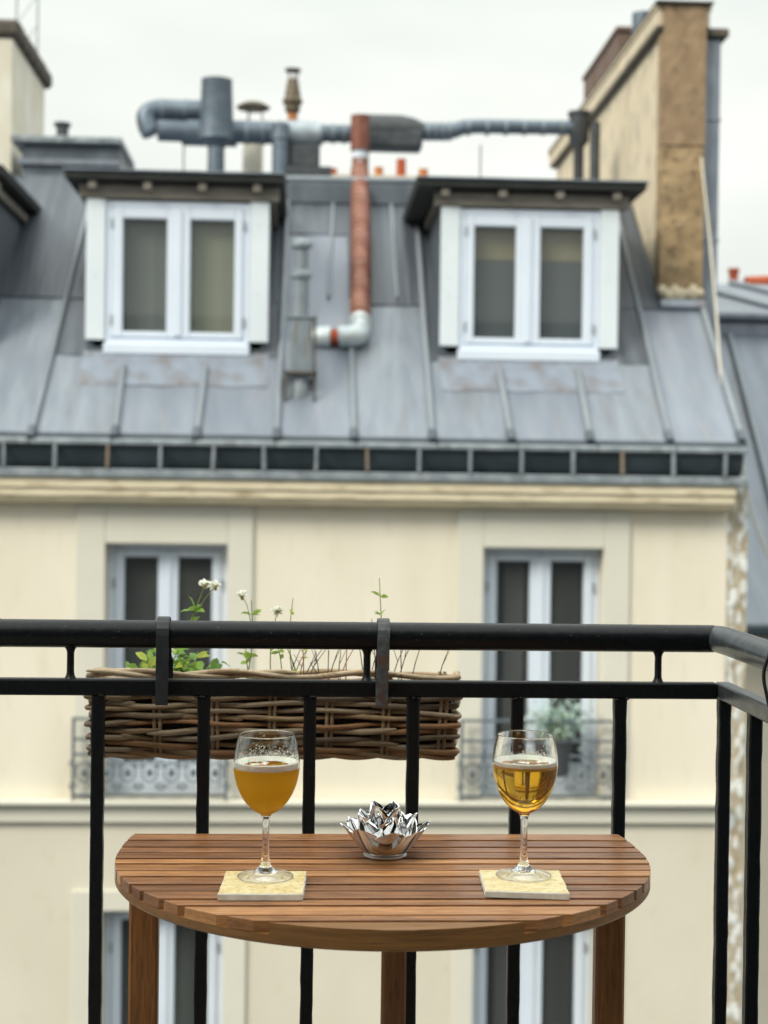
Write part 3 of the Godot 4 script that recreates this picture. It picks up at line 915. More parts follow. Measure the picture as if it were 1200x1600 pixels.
func roof_things() -> void:
	var z := -15.35
	var d := thing("ventilation_duct", "long grey metal ventilation duct running along the roof ridge", "duct", V(0, 4.4, z))
	var o := V(0, -4.4, -z)
	var pc := func(called: String, g: Geo, m: Material) -> void:
		for i in g.v.size():
			g.v[i] += o
		part(called, g, m, d)
	var g := G()
	g.tube(bend([V(-0.95, 5.03, z - 0.1), V(-1.50, 5.03, z - 0.1), V(-1.60, 4.98, z - 0.08), V(-1.58, 4.86, z - 0.06), V(-1.54, 4.79, z - 0.05)], 0.05, 3), 0.105, 20)
	g.tube(bend([V(-1.60, 4.98, z - 0.08), V(-1.645, 4.985, z - 0.08)], 0.01), [0.10, 0.085], 16)
	pc.call("return_bend", g, M.duct)
	g = G()
	g.tube(PackedVector3Array([V(-1.47, 4.80, z + 0.02), V(-1.22, 4.795, z + 0.02), V(-1.20, 4.785, z + 0.02), V(-0.70, 4.79, z)]), [0.105, 0.105, 0.130, 0.130], 20)
	pc.call("lower_pipe", g, M.duct)
	g = G()
	rings(V(-1.55, 5.03, z - 0.1), V(-1.1, 5.03, z - 0.1), 2, 0.112, g)
	rings(V(-0.68, 4.81, z), V(-0.2, 4.81, z), 3, 0.125, g)
	rings(V(0.08, 4.815, z), V(0.42, 4.815, z), 3, 0.098, g)
	rings(V(1.16, 4.86, z), V(1.44, 4.87, z), 4, 0.095, g)
	rings(V(1.50, 4.905, z), V(2.62, 4.935, z), 6, 0.079, g)
	pc.call("joint_ring", g, M.duct_ring)
	g = G()
	g.lathe(PackedVector2Array([Vector2(0.085, 4.30), Vector2(0.082, 4.62), Vector2(0.15, 4.69), Vector2(0.172, 4.70), Vector2(0.150, 5.265), Vector2(0.155, 5.28), Vector2(0.0, 5.30)]), V(-0.895, 0, z + 0.12), 24)
	pc.call("vertical_outlet", g, M.duct)
	g = G()
	g.tube(PackedVector3Array([V(-0.72, 4.81, z), V(-0.19, 4.81, z)]), 0.112, 20)
	pc.call("pipe", g, M.duct)
	g = G()
	g.lathe(PackedVector2Array([Vector2(0.084, 4.25), Vector2(0.084, 4.70), Vector2(0.098, 4.71), Vector2(0.098, 4.75), Vector2(0.084, 4.76), Vector2(0.084, 4.86), Vector2(0.0, 4.87)]), V(-0.265, 0, z + 0.14), 18)
	pc.call("branch_pipe", g, M.duct)
	g = G()
	g.tube(PackedVector3Array([V(-0.22, 4.795, z), V(-0.20, 4.795, z), V(0.08, 4.795, z), V(0.14, 4.80, z)]), [0.12, 0.142, 0.142, 0.09], 22)
	pc.call("fan_drum", g, M.duct_bright)
	g = G()
	g.span(-0.18, 0.12, 4.45, 4.68, z - 0.2, z + 0.14, 0.02)
	g.span(-0.24, 0.24, 4.25, 4.45, z - 0.25, z + 0.2, 0.01)
	pc.call("fan_base", g, M.duct_dark)
	g = G()
	g.tube(PackedVector3Array([V(0.10, 4.815, z), V(0.60, 4.82, z)]), 0.087, 18)
	pc.call("pipe", g, M.duct)
	g = G()
	g.tube(PackedVector3Array([V(0.48, 4.86, z), V(0.50, 4.86, z), V(0.92, 4.86, z), V(1.05, 4.86, z), V(1.15, 4.86, z)]), [0.10, 0.155, 0.155, 0.13, 0.088], 22)
	g.span(0.50, 1.13, 4.67, 4.84, z - 0.15, z + 0.15, 0.02)
	pc.call("silencer", g, M.duct_dark)
	g = G()
	g.tube(PackedVector3Array([V(1.10, 4.86, z), V(1.36, 4.86, z), V(1.46, 4.88, z), V(1.56, 4.915, z), V(1.70, 4.925, z), V(2.66, 4.935, z)]), [0.087, 0.085, 0.078, 0.072, 0.071, 0.071], 18)
	pc.call("pipe", g, M.duct)
	g = G()
	g.lathe(PackedVector2Array([Vector2(0.052, 4.25), Vector2(0.052, 4.74), Vector2(0.10, 4.80), Vector2(0.102, 5.05), Vector2(0.116, 5.055), Vector2(0.116, 5.09), Vector2(0, 5.10)]), V(2.705, 0, z), 18)
	g.tube(PackedVector3Array([V(2.86, 4.98, z + 0.05), V(2.86, 4.25, z + 0.05)]), 0.05, 12)
	pc.call("riser", g, M.duct_dark)
	g = G()
	for x in [-1.22, 0.60, 1.72]:
		g.tube(PackedVector3Array([V(x, 4.74, z), V(x, 4.22, z)]), 0.008, 6)
	pc.call("support_rod", g, M.duct_dark)
	# mushroom vent behind the duct
	var mv := thing("mushroom_vent", "metal vent pipe with a flat mushroom cap behind the duct", "vent", V(-0.56, 4.3, -15.9))
	g = G()
	g.lathe(PackedVector2Array([Vector2(0.105, 0.0), Vector2(0.105, 0.70), Vector2(0.0, 0.70)]), Vector3.ZERO, 18)
	part("pipe", g, M.chim_left, mv)
	g = G()
	g.lathe(PackedVector2Array([Vector2(0.0, 0.875), Vector2(0.165, 0.875), Vector2(0.175, 0.89), Vector2(0.10, 0.935), Vector2(0.0, 0.95)]), Vector3.ZERO, 20, 0.9)
	part("cap", g, M.cowl, mv)
	g = G()
	for a in 3:
		g.tube(PackedVector3Array([V(cos(a * 2.1) * 0.09, 0.69, sin(a * 2.1) * 0.09), V(cos(a * 2.1) * 0.09, 0.88, sin(a * 2.1) * 0.09)]), 0.008, 6)
	part("cap_strut", g, M.cowl, mv)
	# ornate cowl
	var cw := thing("chimney_cowl", "tall tapered metal chimney cowl standing above the duct", "chimney cowl", V(-0.158, 4.5, -15.75))
	g = G()
	g.lathe(PackedVector2Array([Vector2(0.055, 0.0), Vector2(0.05, 0.62), Vector2(0.06, 0.63)]), Vector3.ZERO, 14)
	part("flue", g, M.ochre_pot, cw)
	g = G()
	g.lathe(PackedVector2Array([Vector2(0.05, 0.60), Vector2(0.075, 0.62), Vector2(0.08, 0.69), Vector2(0.105, 0.71), Vector2(0.10, 0.74), Vector2(0.085, 0.76), Vector2(0.058, 0.93), Vector2(0.05, 0.95), Vector2(0.0, 0.95)]), Vector3.ZERO, 18, 0.9)
	part("body", g, M.cowl, cw)
	g = G()
	g.lathe(PackedVector2Array([Vector2(0.0, 1.015), Vector2(0.08, 1.03), Vector2(0.085, 1.045), Vector2(0.0, 1.06)]), Vector3.ZERO, 18, 0.9)
	part("cap", g, M.cowl, cw)
	g = G()
	for a in 5:
		g.tube(PackedVector3Array([V(cos(a * TAU / 5) * 0.04, 0.94, sin(a * TAU / 5) * 0.04), V(cos(a * TAU / 5) * 0.06, 1.03, sin(a * TAU / 5) * 0.06)]), 0.008, 6)
	part("cap_strut", g, M.cowl, cw)
	# rust red flue pipe lying up the roof
	var rp := thing("flue_pipe", "rust red ribbed flue pipe climbing the zinc roof between the dormers", "pipe", on_roof(0.46, 2.58, 0.12))
	var base := rp.position
	var top := on_roof(0.505, 4.29, 0.12) - base
	g = G()
	var steps := 192
	var pp := PackedVector3Array()
	var pr := PackedFloat32Array()
	for i in steps + 1:
		var t := float(i) / steps
		pp.append(top * t + V(sin(t * 3.0) * 0.012, 0, 0))
		pr.append(0.074 + 0.016 * (0.5 + 0.5 * cos(t * 24.0 * TAU)))
	g.tube(pp, pr, 16)
	part("ribbed_pipe", g, M.copper, rp)
	g = G()
	rings(top * 0.02, top * 0.98, 30, 0.0885, g)
	part("rib", g, M.copper_rib, rp)
	g = G()
	g.tube(PackedVector3Array([top * 0.99, top + V(0, 0.06, -0.04), top + V(0, 0.12, -0.04)]), 0.074, 16)
	part("pipe", g, M.copper, rp)
	g = G()
	g.tube(PackedVector3Array([top + V(0, 0.06, -0.04), top + V(0, 0.20, -0.04)]), 0.071, 16)
	part("white_collar", g, M.white, rp)
	g = G()
	g.tube(PackedVector3Array([top + V(0, 0.195, -0.04), top + V(0, 0.53, -0.04)]), 0.092, 18)
	part("end_sleeve", g, M.copper, rp)
	g = G()
	g.tube(bend([top * 0.03, V(-0.005, -0.10, 0.09), V(-0.17, -0.11, 0.06)], 0.13, 8), 0.092, 18)
	part("elbow", g, M.pale_metal, rp)
	g = G()
	g.tube(PackedVector3Array([V(-0.16, -0.11, 0.06), V(-0.27, -0.11, 0.05)]), 0.066, 16)
	part("red_sleeve", g, M.terracotta, rp)
	g = G()
	g.tube(PackedVector3Array([V(-0.25, -0.11, 0.05), V(-0.36, -0.11, 0.04), V(-0.40, -0.13, 0.02)]), [0.088, 0.088, 0.05], 16)
	part("connector", g, M.pale_metal, rp)
	# square based roof vent
	var rv := thing("roof_vent", "weathered square metal roof vent with a twin capped pipe, beside the red flue", "vent", V(-0.03, 1.93, -12.48))
	g = G()
	g.span(-0.095, 0.09, 0.27, 0.73, -0.11, 0.085, 0.012)
	g.span(-0.115, 0.115, 0.725, 0.74, -0.13, 0.10, 0.005)
	part("housing", g, M.vent_metal, rv)
	g = G()
	for x in [-0.12, 0.11]:
		for zz in [-0.12, 0.10]:
			g.span(x - 0.010, x + 0.010, -0.02, 0.74 if x > 0.0 else 0.30, zz - 0.012, zz + 0.012)
	g.span(-0.14, 0.14, -0.03, 0.0, -0.2, 0.12, 0.006)
	g.span(-0.13, 0.13, 0.27, 0.30, -0.13, 0.112, 0.004)
	part("frame", g, M.stone_dark, rv)
	g = G()
	g.lathe(PackedVector2Array([Vector2(0.075, 0.0), Vector2(0.08, 0.10), Vector2(0.06, 0.26)]), V(-0.01, 0, 0.0), 16)
	part("inner_pipe", g, M.lip, rv)
	g = G()
	g.lathe(PackedVector2Array([Vector2(0.064, 0.74), Vector2(0.062, 1.05), Vector2(0.085, 1.06), Vector2(0.085, 1.09), Vector2(0.055, 1.12), Vector2(0.055, 1.30), Vector2(0.088, 1.305), Vector2(0.088, 1.335), Vector2(0.06, 1.37), Vector2(0.0, 1.385)]), V(-0.01, 0, -0.03), 20, 0.9)
	part("capped_pipe", g, M.vent_metal, rv)
	# black vent stub
	var bv := thing("vent_stub", "short black vent pipe on the flat roof hatch at left", "vent", V(-2.43, 4.68, -15.5))
	g = G()
	g.lathe(PackedVector2Array([Vector2(0.06, 0.0), Vector2(0.06, 0.16), Vector2(0.085, 0.18), Vector2(0.085, 0.205), Vector2(0.0, 0.21)]), Vector3.ZERO, 16)
	part("pipe", g, M.duct_dark, bv)
	# a distant stack whose pots just clear the ridge
	var fs := thing("distant_chimney", "row of small terracotta chimney pots peeping over the ridge", "chimney", V(0.8, 4.0, -18.0))
	g = G()
	g.span(-0.75, 0.85, 0.0, 0.90, -0.3, 0.3)
	part("stack", g, M.chim_side, fs)
	for q in [[-0.51, 0.06, 1.02, 0], [0.03, 0.055, 1.05, 1], [0.29, 0.06, 1.15, 0], [0.55, 0.06, 1.04, 1]]:
		g = G()
		g.lathe(PackedVector2Array([Vector2(q[1], 0.88), Vector2(q[1] * 0.9, q[2] - 0.02), Vector2(q[1], q[2]), Vector2(q[1] * 0.7, q[2]), Vector2(q[1] * 0.7, 0.9)]), V(q[0], 0, 0), 14)
		part("chimney_pot", g, M.terracotta if q[3] == 0 else M.ochre_pot, fs)
	# lattice mast
	var ms := thing("antenna_mast", "slender metal lattice mast rising behind the left chimney", "mast", V(-3.18, 4.4, -17.7))
	g = G()
	for x in [-0.12, 0.115]:
		g.tube(PackedVector3Array([V(x, 0.0, 0), V(x, 3.4, 0)]), 0.012, 8)
	part("upright", g, M.duct_bright, ms)
	g = G()
	for i in 9:
		var y := 0.35 * i
		g.tube(PackedVector3Array([V(-0.12, y, 0), V(0.115, y + 0.35, 0)]), 0.006, 6)
	part("brace", g, M.duct_bright, ms)
	var ct := thing("cable", "pale cable hanging down past the right end of the roof", "cable", V(3.46, 4.25, -13.46))
	for q in [[V(3.46, 4.25, -13.46), V(3.50, 3.56, -13.3), V(3.49, 2.87, -13.0), V(3.43, 1.94, -12.5)], [V(3.55, 1.60, -12.4), V(3.60, 1.33, -12.4), V(3.68, 1.03, -12.4), V(3.82, 0.78, -12.5)]]:
		var cb := G()
		cb.tube(bend(q, 0.3), 0.011, 6)
		for i in cb.v.size():
			cb.v[i] -= ct.position
		part("strand", cb, M.chim_left, ct)

func neighbour() -> void:
	var b := thing("neighbour_building", "lower zinc roofed house beyond the right end of the cream building", "building")
	var rf := func(x: float, y: float, l := 0.0) -> Vector3:
		return V(x, y + l * 0.707, -12.8 - (y - 0.2) + l * 0.707)
	var xs := [3.58, 4.25, 4.95, 5.65, 6.35]
	for i in 4:
		var g := G()
		g.grid(4, 10, func(u, t): return rf.call(lerpf(xs[i], xs[i + 1], u), lerpf(0.2, 2.9, t), 0.01 * panel_noise.get_noise_2d(u * 3.0 + i * 9.0, t * 4.0)), V(0, 1, 1))
		part("roof_panel", g, M.zinc[(i + 1) % 5], b)
		g = G()
		g.tube(PackedVector3Array([rf.call(xs[i + 1] if i else 4.22, 0.16, 0.02), rf.call(xs[i + 1] if i else 4.30, 2.9, 0.02)]), 0.032, 10)
		part("batten", g, M.batten, b)
	var g2 := G()
	g2.span(3.57, 8.0, 2.88, 3.06, -16.0, -15.5, 0.03)
	g2.span(3.57, 8.0, 3.062, 3.14, -16.0, -15.44, 0.02)
	part("roof_fold", g2, M.zinc[2], b)
	g2 = G()
	g2.grid(1, 1, func(u, t): return V(lerpf(3.57, 8.0, u), lerpf(3.142, 3.92, t), lerpf(-15.48, -19.0, t)), Vector3.UP)
	part("upper_roof", g2, M.zinc[4], b)
	g2 = G()
	for x in [4.9, 5.6]:
		g2.tube(PackedVector3Array([V(x - 0.35, 3.93, -18.9), V(x, 3.16, -15.5)]), 0.035, 8)
	part("roof_roll", g2, M.batten, b)
	g2 = G()
	g2.wall(3.577, 8.0, -14.5, 0.12, -12.95, 0.3, [])
	part("wall", g2, M.stucco, b)
	g2 = G()
	g2.span(3.60, 8.0, 0.10, 0.20, -12.94, -12.72, 0.02)
	part("gutter", g2, M.trough, b)
	var ir := G()
	for y in [0.06, -0.12]:
		ir.span(3.78, 8.0, y - 0.015, y + 0.015, -12.74, -12.70)
	for i in 30:
		ir.span(3.80 + i * 0.1, 3.82 + i * 0.1, -0.12, 0.06, -12.73, -12.71)
	part("iron_railing", ir, M.rail, b)
	var pt := G()
	pt.lathe(PackedVector2Array([Vector2(0.065, 3.7), Vector2(0.06, 4.09), Vector2(0.075, 4.10), Vector2(0.075, 4.14), Vector2(0.04, 4.14), Vector2(0.04, 4.0)]), V(5.37, 0, -19.2), 12)
	part("chimney_pot", pt, M.terracotta, b)
	for i in 8:
		var rt := G()
		rt.tube(PackedVector3Array([V(5.52 + i * 0.34, 3.96 + 0.004 * (i % 2), -19.2), V(5.87 + i * 0.34, 3.97, -19.2)]), [0.085, 0.098], 12)
		part("ridge_tile", rt, M.terracotta, b)

func window_plant() -> void:
	var p := thing("window_plant", "pale blue green bushy plant in a dark pot at the right French window", "potted plant", V(2.06, -0.97, -12.20))
	var g := G()
	g.lathe(PackedVector2Array([Vector2(0.0, 0.0), Vector2(0.085, 0.0), Vector2(0.11, 0.26), Vector2(0.12, 0.262), Vector2(0.12, 0.285), Vector2(0.10, 0.285), Vector2(0.095, 0.25), Vector2(0.0, 0.25)]), Vector3.ZERO, 18)
	part("pot", g, M.plant_pot, p)
	var f := G()
	for i in 420:
		var d := V(rng.randfn() * 0.12, 0.43 + rng.randfn() * 0.07, rng.randfn() * 0.05)
		leaf(f, d, V(rng.randfn(), rng.randf() * 0.8 + 0.1, rng.randfn()).normalized(), 0.055, 0.022)
	part("foliage", f, M.silver_leaf, p)
	var s := G()
	for i in 9:
		s.tube(PackedVector3Array([V(0, 0.24, 0), V(rng.randfn() * 0.05, 0.36, rng.randfn() * 0.03), V(rng.randfn() * 0.11, 0.5, rng.randfn() * 0.05)]), 0.004, 5)
	part("stem", s, M.stem, p)

func leaf(g: Geo, at: Vector3, dir: Vector3, l: float, w: float) -> void:
	var side := dir.cross(Vector3.UP if absf(dir.y) < 0.9 else Vector3.RIGHT).normalized()
	side = side.rotated(dir, rng.randf_range(-1.2, 1.2))
	var up := side.cross(dir).normalized()
	var p := [at, at + dir * l * 0.35 + side * w * 0.5 + up * l * 0.06, at + dir * l * 0.7 + side * w * 0.38 + up * l * 0.05, at + dir * l - up * l * 0.12, at + dir * l * 0.7 - side * w * 0.38 + up * l * 0.05, at + dir * l * 0.35 - side * w * 0.5 + up * l * 0.06]
	var m0 := at + dir * l * 0.35
	var m1: Vector3 = at + dir * l * 0.7 - up * l * 0.02
	g.flat(p[0], p[1], m0, up)
	g.quad(m0, p[1], p[2], m1, up)
	g.flat(m1, p[2], p[3], up)
	g.flat(p[0], m0, p[5], up)
	g.quad(m0, m1, p[4], p[5], up)
	g.flat(m1, p[3], p[4], up)

# ------------------------------------------------------------------ balcony
func railing() -> void:
	var r := thing("balcony_railing", "black painted iron balcony railing with round handrail", "railing", V(0, 0, -2.58))
	var g := G()
	g.tube(PackedVector3Array([V(-1.3, 1.024, 0), V(0.68, 1.024, 0), V(0.697, 1.024, 0)]), 0.0232, 28)
	part("handrail", g, M.rail, r)
	g = G()
	g.tube(PackedVector3Array([V(0.700, 1.024, -0.012), V(0.706, 1.024, 0.02), V(0.7085, 1.024, 0.06), V(0.7085, 1.024, 1.9)]), [0.0215, 0.0232, 0.0232, 0.0232], 28)
	part("handrail", g, M.rail_worn, r, "side length of handrail that turns towards the camera")
	g = G()
	g.tube(PackedVector3Array([V(-0.512, 1.024, 0), V(-0.508, 1.024, 0), V(-0.500, 1.024, 0), V(-0.496, 1.024, 0)]), [0.0233, 0.0245, 0.0245, 0.0233], 24)
	part("weld_ring", g, M.hook, r)
	g = G()
	g.span(-1.3, 0.703, 0.9225, 0.9495, -0.0125, 0.0125, 0.0025)
	part("lower_rail", g, M.bar, r)
	g = G()
	g.span(0.7045, 0.7295, 0.9222, 0.9498, -0.0123, 1.9, 0.0025)
	part("lower_rail", g, M.rail_worn, r, "side length of lower rail")
	var wd := G()
	for x in [-0.335, -0.161, 0.0155, 0.1885, 0.3635, 0.5385]:
		for k in 3:
			wd.ball(V(x + rng.randf_range(-0.012, 0.012), 0.9222 + rng.randf_range(-0.002, 0.001), 0.0095 + rng.randf_range(0.0, 0.002)), V(0.004, 0.0025, 0.003), 8)
	part("weld_bead", wd, M.bar, r)
	var sp := G()
	sp.lathe(PackedVector2Array([Vector2(0.0105, 0.949), Vector2(0.0075, 0.954), Vector2(0.0062, 0.96), Vector2(0.006, 0.992), Vector2(0.0075, 0.998), Vector2(0.0125, 1.004)]), Vector3.ZERO, 14)
	var spm := sp.mesh()
	for x in [-0.875, -0.382, 0.11, 0.603]:
		part("spacer", spm, M.bar, r).position = V(x, 0, 0)
	for z in [0.49, 0.98]:
		part("spacer", spm, M.bar, r).position = V(0.712, 0, z)
	var bars := []
	for k in 4:
		bars.append(lumpy_bar(0.0105, 0.09, 0.9222, k * 7.3))
	for i in 10:
		part("baluster", bars[i % 4], M.bar, r).position = V([-1.036, -0.861, -0.685, -0.510, -0.3355, -0.161, 0.0155, 0.1885, 0.3635, 0.5385][i], 0, 0)
	part("corner_post", bars[1], M.bar, r).position = V(0.717, 0, 0.0005)
	for i in 9:
		part("baluster", bars[i % 4], M.bar, r).position = V(0.717, 0, 0.178 + i * 0.176)
	g = G()
	g.span(-1.3, 0.73, 0.06, 0.09, -0.0125, 0.0125, 0.003)
	g.span(0.7045, 0.7295, 0.0602, 0.0902, 0.013, 1.9, 0.003)
	part("bottom_rail", g, M.bar, r)
	g = G()
	g.tube(bend([V(0.722, 0.985, 0), V(0.722, 1.051, 0), V(0.690, 1.0515, 0), V(0.672, 1.010, 0), V(0.682, 0.955, 0.01), V(0.690, 0.935, 0.03)], 0.02), 0.0028, 8)
	tag(part("wire_hook", g, M.wire, self), "thin black wire hook hanging over the side handrail", "hook").position = V(0, 0, -2.22)
	var fl := G()
	fl.span(-2.2, 0.80, -0.22, 0.0, -2.68, 0.33, 0.01)
	structure("balcony_floor", fl, M.tile)

func lumpy_bar(h: float, y0: float, y1: float, sd: float) -> ArrayMesh:
	var g := G()
	var nz := FastNoiseLite.new()
	nz.seed = int(sd * 10.0) + 3
	nz.frequency = 16.0
	var c := 0.0024
	var prof := [Vector2(h - c, -h), Vector2(h, -h + c), Vector2(h, h - c), Vector2(h - c, h), Vector2(-h + c, h), Vector2(-h, h - c), Vector2(-h, -h + c), Vector2(-h + c, -h)]
	var n := 44
	for k in n:
		for j in 8:
			var q := []
			for e in [[k, j], [k + 1, j], [k + 1, (j + 1) % 8], [k, (j + 1) % 8]]:
				var y := lerpf(y0, y1, float(e[0]) / n)
				var p: Vector2 = prof[e[1]]
				var o := Vector2(nz.get_noise_2d(y, p.x * 3.0), nz.get_noise_2d(y + 5.0, p.y * 3.0)) * 0.0011
				p = p * (1.0 + 0.05 * nz.get_noise_1d(y * 1.7 + 9.0)) + o
				q.append(V(p.x, y, p.y))
			var m: Vector2 = (prof[j] + prof[(j + 1) % 8]) * 0.5
			g.quad(q[0], q[1], q[2], q[3], V(m.x, 0, m.y))
	return g.mesh()

func basket() -> void:
	var b := thing("wicker_planter", "long grey brown wicker planter hanging outside the railing", "planter", V(-0.045, 0.806, -2.745))
	var hx := 0.322
	var hz := 0.078
	var rows := 11
	var per := func(s: float, grow: float) -> Vector3:      # walks the rounded rectangle, s in metres from the front left corner
		var L := 2 * hx
		var W := 2 * hz
		s = fposmod(s, 2 * (L + W))
		var c := 0.02
		var p: Vector3
		var nrm: Vector3
		if s < L:
			p = V(-hx + s, 0, hz)
			nrm = V(0, 0, 1)
			if s < c:
				nrm = nrm.lerp(V(-1, 0, 0), 0.5 * (1 - s / c)).normalized()
			elif s > L - c:
				nrm = nrm.lerp(V(1, 0, 0), 0.5 * (1 - (L - s) / c)).normalized()
		elif s < L + W:
			p = V(hx, 0, hz - (s - L))
			nrm = V(1, 0, 0)
			if s - L < c:
				nrm = nrm.lerp(V(0, 0, 1), 0.5 * (1 - (s - L) / c)).normalized()
		elif s < 2 * L + W:
			p = V(hx - (s - L - W), 0, -hz)
			nrm = V(0, 0, -1)
		else:
			p = V(-hx, 0, -hz + (s - 2 * L - W))
			nrm = V(-1, 0, 0)
		return p + nrm * grow
	var total := 4 * (hx + hz)
	# upright stakes in pairs
	var stake_at := []
	for i in 16:
		stake_at.append(total * (i + 0.18) / 16.0)
	for s in stake_at:
		for o in [-0.0045, 0.0045]:
			var g := G()
			var p := PackedVector3Array()
			for k in 6:
				p.append(per.call(s + o, 0.0) * (0.975 + 0.005 * k) + V(rng.randf_range(-0.0008, 0.0008), 0.004 + 0.127 * k / 5.0, 0))
			g.tube(p, 0.0033, 8)
			part("stake", g, M.wicker[1 if rng.randf() < 0.6 else 0], b)
	# weavers: each row in tapered lengths that pass in front of and behind the stakes
	for row in rows:
		var y := 0.010 + row * 0.0114
		var s0 := rng.randf() * 0.25
		var done := 0.0
		while done < total - 0.02:
			var ln := minf(rng.randf_range(0.26, 0.55), total - done + 0.03)
			var g := G()
			var p := PackedVector3Array()
			var rad := PackedFloat32Array()
			var n := int(ln / 0.008)
			var th := rng.randf_range(0.0045, 0.0060)
			var tilt := rng.randf_range(-0.004, 0.004)
			for k in n + 1:
				var t := float(k) / n
				var s := s0 + done + ln * t
				var ph := s / total * 16.0 - 0.18
				var wave := cos(ph * PI + row * PI)
				var q: Vector3 = per.call(s, wave * 0.0056 + rng.randf_range(-0.0003, 0.0003))
				var scale := 0.975 + 0.025 * y / 0.15
				p.append(V(q.x * scale, y + tilt * (t - 0.5) * 2.0 + 0.0016 * sin(s * 37.0 + row * 2.0) + 0.002 * cos(ph * PI * 0.5 + row), q.z * scale))
				rad.append(th * clampf(minf(t, 1.0 - t) * 9.0 + 0.45, 0.45, 1.0))
			g.tube(p, rad, 8, true, 0.9)
			part("cane", g, M.wicker[[0, 0, 1, 2, 3, 2, 1, 0, 4][rng.randi() % 9]], b)
			done += ln - 0.02
	# plaited border
	for st in 4:
		var s := 0.0
		while s < total:
			var ln := rng.randf_range(0.24, 0.34)
			var g := G()
			var p := PackedVector3Array()
			var rad := PackedFloat32Array()
			for k in 25:
				var t := k / 24.0
				var a := (s + ln * t) * 26.0 + st * TAU / 4.0
				var q: Vector3 = per.call(s + ln * t + st * 0.06, sin(a) * 0.0055 + 0.001)
				p.append(q + V(0, 0.133 + q.z * 0.11 + cos(a) * 0.0048, 0))
				rad.append(0.0050 * clampf(minf(t, 1.0 - t) * 7.0 + 0.4, 0.4, 1.0))
			g.tube(p, rad, 8)
			part("border_cane", g, M.wicker[[2, 0, 2, 1][st]], b)
			s += ln - 0.02
	for st in 2:
		var g := G()
		var p := PackedVector3Array()
		for k in 140:
			var s := total * k / 139.0
			p.append(per.call(s, -0.002 + 0.004 * sin(s * 40.0 + st * PI)) * 0.975 + V(0, 0.002 + 0.004 * cos(s * 40.0 + st * PI), 0))
		g.tube(p, 0.0047, 8)
		part("base_cane", g, M.wicker[3 if st else 1], b)
	var bt := G()
	bt.span(-hx * 0.96, hx * 0.96, 0.0, 0.006, -hz * 0.95, hz * 0.95)
	part("base", bt, M.wicker[4], b)
	var ln2 := G()
	ln2.span(-hx * 0.62, hx * 0.955, 0.007, 0.110, hz * 0.80, hz * 0.815)
	ln2.span(-hx * 0.955, -hx * 0.62, 0.007, 0.098, hz * 0.80, hz * 0.815)
	ln2.span(-hx * 0.955, hx * 0.955, 0.007, 0.110, -hz * 0.875, -hz * 0.86)
	part("liner", ln2, M.plant_liner, b)
	var so := G()
	so.grid(40, 10, func(u, t): return V(lerpf(-hx, hx, u) * 0.94, 0.112 + 0.004 * panel_noise.get_noise_2d(u * 20.0, t * 5.0), lerpf(-hz, hz, t) * 0.84), Vector3.UP)
	var soil := part("soil", so, M.soil, b)
	soil.set_meta("kind", "stuff")
	# flat iron straps over the handrail
	var straps := [[-0.2285, -0.2285, M.hook, "dark flat iron strap hook over the handrail, left of two holding the planter"], [0.1365, 0.1330, M.hook_rust, "rusty flat iron strap hook over the handrail, right of two holding the planter"]]
	for st in straps:
		var h := thing("planter_hook", st[3], "hook", V(st[0], 0, -2.58), "strap hooks that hold the wicker planter")
		var prof := PackedVector2Array()
		prof.append(Vector2(0.031, 0.911))
		prof.append(Vector2(0.030, 0.97))
		for i in 9:
			var a := PI * i / 8.0
			prof.append(Vector2(cos(a) * 0.0275, 1.0245 + sin(a) * 0.0275))
		prof.append(Vector2(-0.033, 0.985))
		prof.append(Vector2(-0.068, 0.975))
		prof.append(Vector2(-0.070, 0.94))
		var g := G()
		var lean: float = st[1] - st[0]
		for i in prof.size() - 1:
			var a := prof[i]
			var c := prof[i + 1]
			var mid := (a + c) / 2
			var d := c - a
			var k: float = clampf((1.02 - mid.y) / 0.11, 0.0, 1.0) * lean if i < 3 else 0.0
			g.box(V(k, mid.y, mid.x), V(0.0205, d.length() + 0.002, 0.0038), 0.0008, Basis(Vector3.RIGHT, atan2(d.x, d.y)))
		part("strap", g, st[2], h)

func sprig(called: String, label: String, at: Vector3, top: Vector3, leaves: int, kind: int, flowers: Array, stem_mat: Material, group: String, llen := 0.022) -> void:
	var p := thing(called, label, "plant", at, group)
	var g := G()
	var pts := PackedVector3Array()
	var bow := V(rng.randf_range(-0.008, 0.008), 0, rng.randf_range(-0.006, 0.006))
	for k in 7:
		var t := k / 6.0
		pts.append((top - at) * t + bow * sin(t * PI))
	g.tube(pts, [0.0014, 0.0013, 0.0012, 0.0011, 0.001, 0.0009, 0.0007], 6)
	for fl in flowers:
		g.tube(PackedVector3Array([pts[4], pts[5].lerp(fl - at, 0.5), fl - at]), 0.0007, 5)
	part("stem", g, stem_mat, p)
	if leaves:
		for i in leaves:
			var f := G()
			var t := rng.randf_range(0.25, 1.0) if i % 2 else rng.randf_range(0.7, 1.0)
			var c := pts[int(t * 5.99)]
			leaf(f, c, V(rng.randfn(), rng.randf_range(-0.1, 0.9), rng.randfn() * 0.7).normalized(), llen * rng.randf_range(0.6, 1.15), llen * 0.45)
			part("leaf", f, M.leaf[kind], p)
	for fl in flowers:
		var f := G()
		for i in 40:
			var d := V(rng.randfn(), rng.randfn() * 0.5 + 0.5, rng.randfn()).normalized()
			leaf(f, fl - at, d, 0.013, 0.0056)
		part("flower", f, M.petal, p)
		var bd := G()
		bd.ball(fl - at - V(0, 0.003, 0), V(0.0035, 0.005, 0.0035), 8)
		part("bud", bd, M.bud, p)

